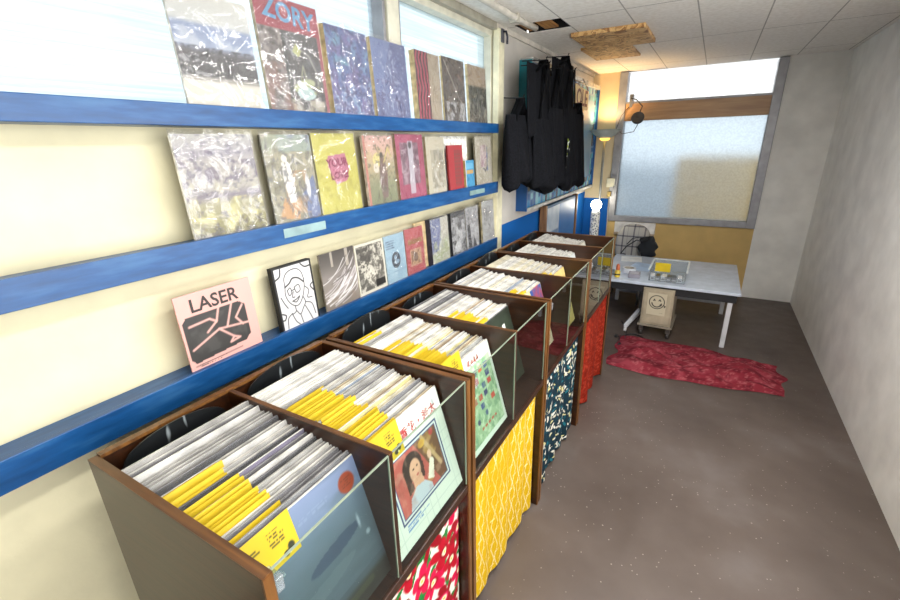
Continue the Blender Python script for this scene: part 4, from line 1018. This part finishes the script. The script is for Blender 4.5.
# ------------------------------------------------------------------ far corner: floor lamp, globe lamp, boxes
fl = thing('floor_lamp', 'tall floor lamp with wide upturned bowl in the far corner', 'lamp', (.185, 5.1, 0))
M_STEEL = paint('#a9aaa4', .3, .05, metallic=.7)
B().lathe([(0, 0), (.13, 0), (.13, .02), (.03, .035), (.014, .05)], seg=32).build('base', M_STEEL, fl, smooth=True)
B().tube([(0, 0, .03), (0, 0, .9), (0, 0, 1.72)], .013, 12).build('pole', M_STEEL, fl, smooth=True)
B().lathe([(.012, 1.69), (.05, 1.70), (.10, 1.725), (.145, 1.765), (.165, 1.79), (.160, 1.79), (.14, 1.770), (.09, 1.735), (0, 1.72)], seg=40).build('bowl_shade', paint('#a3a8a2', .5, .05), fl, smooth=True)
B().lathe([(0, 1.672), (.035, 1.675), (.055, 1.69), (.055, 1.701), (0, 1.702)], seg=24).build('glowing_collar', emit((1, .78, .35), 3.0, 'warm_glow'), fl, smooth=True)
gl = thing('globe_lamp', 'bright globe lamp on a speckled white column beside the floor lamp', 'lamp', (.19, 4.93, 0))
t = NT('speckled_column'); b = t.bsdf(.4)
tc = t.add('ShaderNodeTexCoord'); v = t.add('ShaderNodeTexVoronoi'); v.inputs['Scale'].default_value = 55; t.link(tc.outputs['Object'], v.inputs['Vector'])
r = t.ramp([(.35, hexc('#5d6a80')), (.5, hexc('#e4e4e0'))]); t.link(v.outputs['Distance'], r.inputs[0]); t.link(r.outputs[0], b.inputs['Base Color'])
B().lathe([(0, 0), (.1, 0), (.1, .02), (.05, .04), (.05, .90), (.035, .93), (0, .94)], seg=24).build('column', t.m, gl, smooth=True)
B().lathe([(.02, .93)]+[(.058*math.sin(a), .99-.058*math.cos(a)) for a in np.linspace(.35, PI, 14)], seg=24).build('globe_bulb', emit((1, .97, .88), 40, 'globe_glow'), gl, smooth=True)
o = thing('wall_box', 'small cream box fixed to the left side of the far window frame', 'box', (.265, YF-.035, 1.16))
B().box(-.045, .035, -.05, 0, 0, .10).build('box_body', paint('#d8d2b8', .5), o, bevel=.004)
B().box(.035, .037, -.045, -.005, .01, .09).build('glowing_lit_side', emit((1, .97, .85), 1.2, 'lit_side'), o)  # emission stands in for light falling on this side of the box
o = thing('wall_plug', 'small ochre plug below the cream box by the window', 'plug', (.255, YF-.03, 1.045))
B().box(-.02, .02, -.03, 0, 0, .06).build('plug_body', paint('#b99a4a', .5), o, bevel=.004)
B().tube([(0, -.015, 0), (.01, -.02, -.3), (.0, -.015, -1.0)], .004, 6).build('cord', paint('#c9c4b8', .6), o, smooth=True)
cl = thing('clip_lamp', 'black round clip lamp hanging from the window transom', 'lamp', (.40, YF-.04, 2.05))
B().box(-.02, .02, -.045, .02, .02, .09).box(-.015, .015, -.05, -.03, -.04, .06).build('clamp', paint('#8f9092', .35, metallic=.5), cl, bevel=.004)
B().tube([(0, -.045, .05), (.06, -.10, .03), (.13, -.12, -.04), (.10, -.11, -.12)], .006, 8).build('gooseneck', paint('#2c2d30', .4), cl, smooth=True)
tf = Matrix.Rotation(rad(62), 4, 'X')
B().lathe([(0, -.06), (.028, -.055), (.04, -.03), (.06, .0), (.066, .03), (.06, .032), (0, .02)], (.10, -.13, -.165), 24, 0, tf).build('lamp_head', paint('#1f2836', .35), cl, smooth=True)
B().tube([(-.01, -.02, -.02), (-.09, -.03, -.12), (-.13, -.03, -.25), (-.06, -.04, -.31), (.06, -.06, -.29), (.10, -.10, -.22)], .004, 6).build('wire', paint('#5a5450', .6), cl, smooth=True)

# ------------------------------------------------------------------ low table at the far end and what is on it
TZ = .50
tb_ = thing('low_table', 'low pale topped table at the far end of the room', 'table', (.5, 3.72, 0))
B().box(0, 1.12, 0, .98, TZ-.025, TZ).build('tabletop', paint('#c9d3e2', .25, .03), tb_, bevel=.004)
B().box(.02, 1.10, .03, .05, TZ-.095, TZ-.025).build('apron', paint('#1f2024', .5), tb_, bevel=.002)
B().box(.02, 1.10, .93, .95, TZ-.095, TZ-.025).build('apron', paint('#1f2024', .5), tb_, bevel=.002)
M_LEGW = paint('#dadce0', .3, .03)
for x in (.06, 1.06):
    for y in (.06, .92):
        B().box(x-.018, x+.018, y-.018, y+.018, .0, TZ-.025).build('leg', M_LEGW, tb_, bevel=.003)
B().box(.06, 1.06, .905, .935, .10, .13).build('stretcher', paint('#b9bcc0', .35), tb_, bevel=.003)
# cabinet on castors beneath its front edge, paper with a smiling face taped on
cb = thing('castor_cabinet', 'beige cabinet on castors with a smiling face drawing taped on', 'cabinet', (1.03, 3.735, 0), (0, 0, rad(-2)))
M_BEI = paint('#a89c86', .5, .05)
B().box(-.125, .125, .0, .36, .115, .455).build('cabinet_body', M_BEI, cb, bevel=.006)
B().box(-.108, .108, -.006, 0, .135, .44).build('door', paint('#b3a78f', .5, .05), cb, bevel=.004)
pc = Cv(.15, .20, 72, 90, '#c9c0a6')
pc.stroke([(.5+.40*math.cos(a), .60+.40*.75*math.sin(a)) for a in np.linspace(0, 2*PI, 30)], .045, '#2c2a28'); pc.stroke([(.5+.26*math.cos(a), .58+.2*math.sin(a)) for a in np.linspace(PI*1.05, PI*1.95, 12)], .06, '#2c2a28')
pc.stroke([(.32, .66), (.36, .73), (.40, .66)], .05, '#2c2a28'); pc.stroke([(.6, .67), (.65, .73), (.7, .66)], .05, '#2c2a28'); pc.ell(.72, .48, .06, .045, '#2c2a28'); pc.stroke([(.9, .48), (.97, .45), (.92, .40)], .05, '#2c2a28'); pc.text_lines(.7, .9, .1, .14, 1, '#55504a', 1)
pc.sheet('face_drawing', M_PRINT, cb, loc=(-.005, -.0075, .215))
B().box(-.14, .14, -.015, .37, .10, .118).build('base_plate', paint('#8d8576', .5), cb, bevel=.003)
for x in (-.11, .11):
    for y in (.03, .32):
        cs = B().tube([(x-.012, y, .026), (x+.012, y, .026)], .026, 16).build('castor', paint('#3b3634', .5), cb, smooth=True)
        B().box(x-.018, x+.018, y-.012, y+.012, .045, .10).build('castor_fork', paint('#6e6a66', .4, metallic=.5), cs)
# splayed front foot of the table with its own castor, left of the cabinet
FP = (.29, .035); FH = (.375, .30)
B().hexa([(FP[0]-.016, FP[1], .045), (FP[0]+.016, FP[1]-.006, .045), (FH[0]+.012, FH[1], .11), (FH[0]-.02, FH[1]+.01, .11)],
         [(FP[0]-.016, FP[1], .072), (FP[0]+.016, FP[1]-.006, .072), (FH[0]+.012, FH[1], .155), (FH[0]-.02, FH[1]+.01, .155)]).build('foot', M_LEGW, tb_, bevel=.004)
B().tube([(FH[0]-.006, FH[1]+.012, .11), (FH[0]-.006, FH[1]+.012, TZ-.026)], .016, 12).build('post', M_STEEL, tb_, smooth=True)
B().tube([(FP[0]-.012, FP[1]+.008, .024), (FP[0]+.012, FP[1]+.008, .024)], .024, 14).build('castor', paint('#c4c4c4', .4), tb_, smooth=True)
# plaid armchair behind the table
t = NT('grey_plaid'); b = t.bsdf(.9, 0, .1)
tc = t.add('ShaderNodeTexCoord'); sep = t.add('ShaderNodeSeparateXYZ'); t.link(tc.outputs['Object'], sep.inputs[0])
a1 = seam(t, sep.outputs[0], 0, .11, .016); a2 = seam(t, sep.outputs[2], 0, .11, .016); a3 = seam(t, sep.outputs[0], .05, .11, .006)
s1 = t.add('ShaderNodeMath', operation='ADD'); t.link(a1, s1.inputs[0]); t.link(a2, s1.inputs[1])
s2 = t.add('ShaderNodeMath', operation='MULTIPLY_ADD'); s2.inputs[1].default_value = .5; t.link(a3, s2.inputs[0]); t.link(s1.outputs[0], s2.inputs[2])
r = t.ramp([(0, hexc('#b3b0aa')), (.5, hexc('#77757a')), (1, hexc('#4f4e54'))]); s3 = t.add('ShaderNodeMath', operation='MULTIPLY'); s3.inputs[1].default_value = .5
t.link(s2.outputs[0], s3.inputs[0]); t.link(s3.outputs[0], r.inputs[0]); t.link(r.outputs[0], b.inputs['Base Color'])
M_PLAID = t.m
ac = thing('plaid_chair', 'grey plaid upholstered chair with rounded back behind the low table', 'chair', (.625, 4.86, 0))
def backfn(u, v):
    a = PI*u
    # rounded cushion back: dome outline, padded thickness
    ph = 2*PI*v
    w_ = .16*math.sin(a)**.001
    return (0, 0, 0)
bk = B()
nA, nB = 22, 14
def dome(u, v):
    th_ = -PI/2+PI*v; r_ = 1
    px = math.cos(2*PI*u); pz = math.sin(2*PI*u)
    q = math.cos(th_)
    x_ = .185*math.copysign(abs(px)**.75, px)*q**.45
    zz = .24*math.copysign(abs(pz)**.8, pz)*q**.45
    return (x_, .075*math.sin(th_), .56+zz)
bk.grid(dome, 36, 14)
bk.build('back_cushion', M_PLAID, ac, smooth=True, rot=(rad(-6), 0, 0))
st_ = B()
def seatf(u, v):
    th_ = -PI/2+PI*v; q = math.cos(th_)**.35; px = math.cos(2*PI*u); py = math.sin(2*PI*u)
    return (.21*math.copysign(abs(px)**.6, px)*q, -.16+.21*math.copysign(abs(py)**.6, py)*q, .31+.075*math.sin(th_))
st_.grid(seatf, 36, 12).build('seat_cushion', paint('#8fa0ae', .9, .15, 25), ac, smooth=True)
for x in (-.16, .16):
    for y in (-.32, .0):
        B().tube([(x, y, 0), (x*.95, y*.95, .25)], [.012, .018], 10).build('leg', M_STEEL, ac, smooth=True)
bgx = thing('shoulder_bag', 'black shoulder bag slung over the plaid chair by its strap', 'bag', (.80, 4.735, 0.505))
def bagf(u, v):
    th_ = -PI/2+PI*v; q = math.cos(th_)**.5; px = math.cos(2*PI*u); py = math.sin(2*PI*u)
    return (.09*math.copysign(abs(px)**.7, px)*q+.015*math.sin(6*th_), .05*py*q, .09+.10*math.sin(th_)+.02*math.sin(px*4))
B().grid(bagf, 28, 14).build('bag_body', paint('#10151c', .8, .2, 30), bgx, smooth=True)
B().tube([(-.03, -.02, .14), (-.11, -.065, .17), (-.20, -.09, .10), (-.25, -.085, .02), (-.2, -.08, 0.01)], .012, 8, flat=.4).build('strap', paint('#14161a', .8), bgx, smooth=True)
B().tube([(-.02, .02, .15), (-.08, .0, .19), (-.15, -.07, .185), (-.2, -.09, .12)], .009, 8, flat=.4).build('strap', paint('#14161a', .8), bgx, smooth=True)

# things on the table
tr = thing('plastic_tray', 'clear plastic tray with yellow label holding black and white items', 'tray', (1.06, 3.80, TZ))
B().box(-.13, .15, 0, .40, .002, .006).box(-.13, .15, -.003, .0, .002, .05).box(-.13, .15, .40, .403, .002, .105).box(-.133, -.13, 0, .40, .002, .10).box(.15, .153, 0, .40, .002, .10).build('tray_body', M_CLEAR, tr, bevel=.001)
B().box(-.14, .16, .40, .42, .10, .108).box(-.145, -.13, 0, .42, .098, .106).box(.15, .165, 0, .42, .098, .106).build('rim', paint('#dfe6e6', .3), tr, bevel=.002)
B().box(-.105, .02, .18, .183, .045, .125).build('yellow_label', paint('#e0c21c', .5, .04), tr)
for i in range(6):
    y_ = 3.815+.0; x_ = .955+i*.043
    it = thing('cassette', 'small %s case in the clear tray, %s from the left' % (['white', 'black', 'white', 'black', 'black', 'white'][i], ['first', 'second', 'third', 'fourth', 'fifth', 'sixth'][i]), 'case', (x_, y_, TZ+.0065), (0, 0, rad(random.uniform(-6, 6))), 'small cases in the tray')
    B().box(-.017, .017, 0, .085, 0, .042).build('case_body', paint(['#d8d8da', '#17181c'][i in (1, 3, 4)], .3, .05), it, bevel=.002)
    B().box(-.013, .013, -.0006, 0, .008, .022).build('case_label', paint(['#3a3a40', '#b9b9c0'][i in (1, 3, 4)], .5), it)
def slab(name, label, cat, x, y, w, d, h, col, rz=0, top=None):
    o = thing(name, label, cat, (x, y, TZ), (0, 0, rz))
    B().box(-w/2, w/2, -d/2, d/2, .0005, h).build('body', paint(col, .4, .05), o, bevel=min(.004, h*.3))
    if top: B().box(-w*.36, w*.36, -d*.3, d*.3, h, h+.001).build('face', paint(top, .4), o)
    return o
slab('card_reader', 'small grey box with a dark base on the table front', 'box', .80, 3.88, .10, .12, .035, '#8d8a94', rad(4), '#b9b4bc')
slab('paper_sheet', 'white paper lying at the back of the low table', 'paper', .68, 4.52, .20, .22, .002, '#eef2f6', rad(8))
slab('paper_sheet', 'pale blue paper lying in the middle of the low table', 'paper', .82, 4.25, .21, .29, .002, '#b4cbe8', rad(-12))
slab('calculator', 'flat grey device at the left end of the low table', 'device', .575, 3.93, .09, .15, .014, '#5d6a6e', rad(10), '#39444a')
o = thing('pen', 'black pen lying across the papers on the low table', 'pen', (.72, 4.12, TZ+.006), (0, 0, rad(50)))
B().tube([(-.06, 0, 0), (.05, 0, 0), (.065, 0, 0)], [.005, .005, .001], 10).build('barrel', paint('#1a1b20', .3), o, smooth=True)
B().tube([(.03, 0, .005), (.03, 0, .007), (-.01, 0, .007)], .0015, 6).build('clip', paint('#9a9a9e', .3), o)
o = thing('glue_bottle', 'small yellow bottle with orange cap on the table edge', 'bottle', (.665, 3.80, TZ))
B().lathe([(0, 0), (.022, .001), (.024, .01), (.024, .055), (.012, .07), (0, .07)], seg=20).build('bottle_body', paint('#e3c54a', .4), o, smooth=True)
B().lathe([(.014, .068), (.018, .07), (.014, .115), (.006, .122), (0, .122)], seg=20).build('cap', paint('#d9764e', .4), o, smooth=True)
B().lathe([(.0245, .022), (.0248, .022), (.0248, .034), (.0245, .034)], seg=20).build('label_band', paint('#26221a', .5), o)
o = thing('tape_roll', 'white roll of tape standing beside the small yellow bottle', 'roll', (.735, 4.00, TZ))
B().lathe([(.045, .001), (.06, .001), (.06, .045), (.045, .045), (.045, .001)], seg=28).build('roll_body', paint('#dfe3ea', .4), o, smooth=False)
B().lathe([(.041, .001), (.045, .001), (.045, .045), (.041, .045), (.041, .001)], seg=28).build('core', paint('#a9a294', .6), o)

# red cloth heaped on the floor
pc = Cv(1.15, .80, 120, 90, '#7c2732'); pc.noise(16, 141, .52, .64, '#94404a'); pc.noise(20, 142, .54, .64, '#591822'); pc.noise(60, 143, .6, .68, '#a35c60'); 
def heap(u, v, X, Y, Z):
    x = u-.5; y = v-.5
    edge = np.clip(np.minimum(np.minimum(u, 1-u), np.minimum(v, 1-v))*7, 0, 1)
    ang = np.arctan2(y, x); wob = 1+.035*np.sin(ang*5+1)+.025*np.sin(ang*9)
    hh = .012+edge*(.085*fbm(u*5, v*6, 151, 3)**1.3+.05*np.abs(np.sin(u*14+5*v+3*fbm(u*4, v*4, 152, 2)))*fbm(u*3, v*3, 153, 2))
    r_ = np.hypot(x, y)*2; k_ = np.minimum(1, 1/np.maximum(1e-3, (np.abs(x*2)**4+np.abs(y*2)**4)**.25/np.maximum(np.abs(x*2), np.abs(y*2)).clip(1e-3)))
    return x*1.16*wob, y*(.60+.10*np.sin(u*5))*wob, hh*.8-.006
o = pc.sheet('floor_cloth', M_CLOTH, None, fn=heap, loc=(1.36, 3.33, 0.001))
tag(o, 'rumpled dark red cloth heaped on the floor before the table', 'cloth')
# cables by the bin end
for i, (lab, pts) in enumerate([('black cable looping on the floor by the red skirt', [(.80, 3.42, .006), (.78, 3.60, .006), (.88, 3.70, .012), (.99, 3.62, .006), (.93, 3.50, .006), (.83, 3.55, .014), (.80, 3.78, .006), (.72, 4.0, .006)]),
                                ('black cable trailing straight across the floor under the table', [(.74, 3.60, .006), (.90, 3.63, .006), (1.06, 3.66, .006), (1.20, 3.64, .006)])]):
    P = [tuple(p) for p in curve([(a_, b_, c_) for a_, b_, c_ in pts], 8)]
    o = thing('cable', lab, 'cable', (0, 0, 0), group='cables on the floor')
    B().tube(P, .0055, 6).build('cord', paint('#1a1a1c', .5), o, smooth=True)
    B().box(-.012, .012, -.02, .02, 0, .02).build('plug', paint('#232326', .5), o, loc=(P[0][0], P[0][1], .001), bevel=.003)

# ------------------------------------------------------------------ outside
struct(B().box(-6, 8, YF+3.5, YF+3.7, -.5, 1.25).build('outside_wall', paint('#b4c0cc', .9)))  # low building wall outdoors, beyond the far window
struct(B().box(.86, 1.9, YF+1.2, YF+1.4, -.5, 1.45).build('outside_yellow_wall', paint('#e0b040', .9)))  # yellow wall outdoors, colouring the frosted pane at lower right
struct(B().box(-12, 14, YF+.4, YF+12, -.3, -.2).build('outside_ground', paint('#9aa0a4', .9)))  # ground outdoors beyond the far wall

# ------------------------------------------------------------------ light
wd = D.worlds.new('world'); SC.world = wd; wd.use_nodes = True
bg = wd.node_tree.nodes['Background']; bg.inputs[0].default_value = (.94, .975, 1.0, 1); bg.inputs[1].default_value = 2.2
def area(name, loc, target, sx_, sy_, power, col):
    l = D.lights.new(name, 'AREA'); l.shape = 'RECTANGLE'; l.size = sx_; l.size_y = sy_; l.energy = power; l.color = col
    o = D.objects.new(name, l); COL.objects.link(o); o.location = loc
    d = Vector(target)-Vector(loc); o.rotation_euler = d.to_track_quat('-Z', 'Y').to_euler(); return o
area('daylight_shop_window', (XR+.5, .8, 1.5), (0, 1.6, 1.0), 4.0, 1.7, 190, (1, .98, .95))
cf = thing('added_fill_light', 'added overhead fill light in a white housing, unseen, above the bins', 'lamp', (1.35, .35, ZC))  # made-up fixture out of view, added to light the records from above
B().box(-.09, .09, -.65, .65, -.05, 0).build('housing', paint('#e4e4e0', .5), cf, bevel=.004)
area('added_fill_area', (1.35, .35, ZC-.06), (1.35, .3500001, 0), .12, 1.2, 26, (1, .97, .92))
cf = thing('added_fill_light', 'added overhead fill light in a white housing, unseen, farther along the room', 'lamp', (1.25, 1.85, ZC))  # second unseen fixture, added to brighten the far bins
B().box(-.09, .09, -.65, .65, -.05, 0).build('housing', paint('#e4e4e0', .5), cf, bevel=.004)
area('added_fill_area', (1.25, 1.85, ZC-.06), (1.25, 1.8500001, 0), .12, 1.2, 36, (1, .98, .95))
pl = D.lights.new('floor_lamp_light', 'SPOT'); pl.energy = 26; pl.spot_size = rad(150); pl.spot_blend = .6; pl.color = (1, .62, .28); pl.shadow_soft_size = .03
po = D.objects.new('floor_lamp_light', pl); COL.objects.link(po); po.location = (.185, 5.1, 1.80); po.rotation_euler = (PI, 0, 0)

SC.view_settings.view_transform = 'Standard'
SC.view_settings.exposure = -.28
try:
    SC.cycles.use_denoising = True
    SC.cycles.max_bounces = 10; SC.cycles.transparent_max_bounces = 24
    SC.cycles.caustics_reflective = False; SC.cycles.caustics_refractive = False
    SC.cycles.sample_clamp_indirect = 8
except Exception: pass
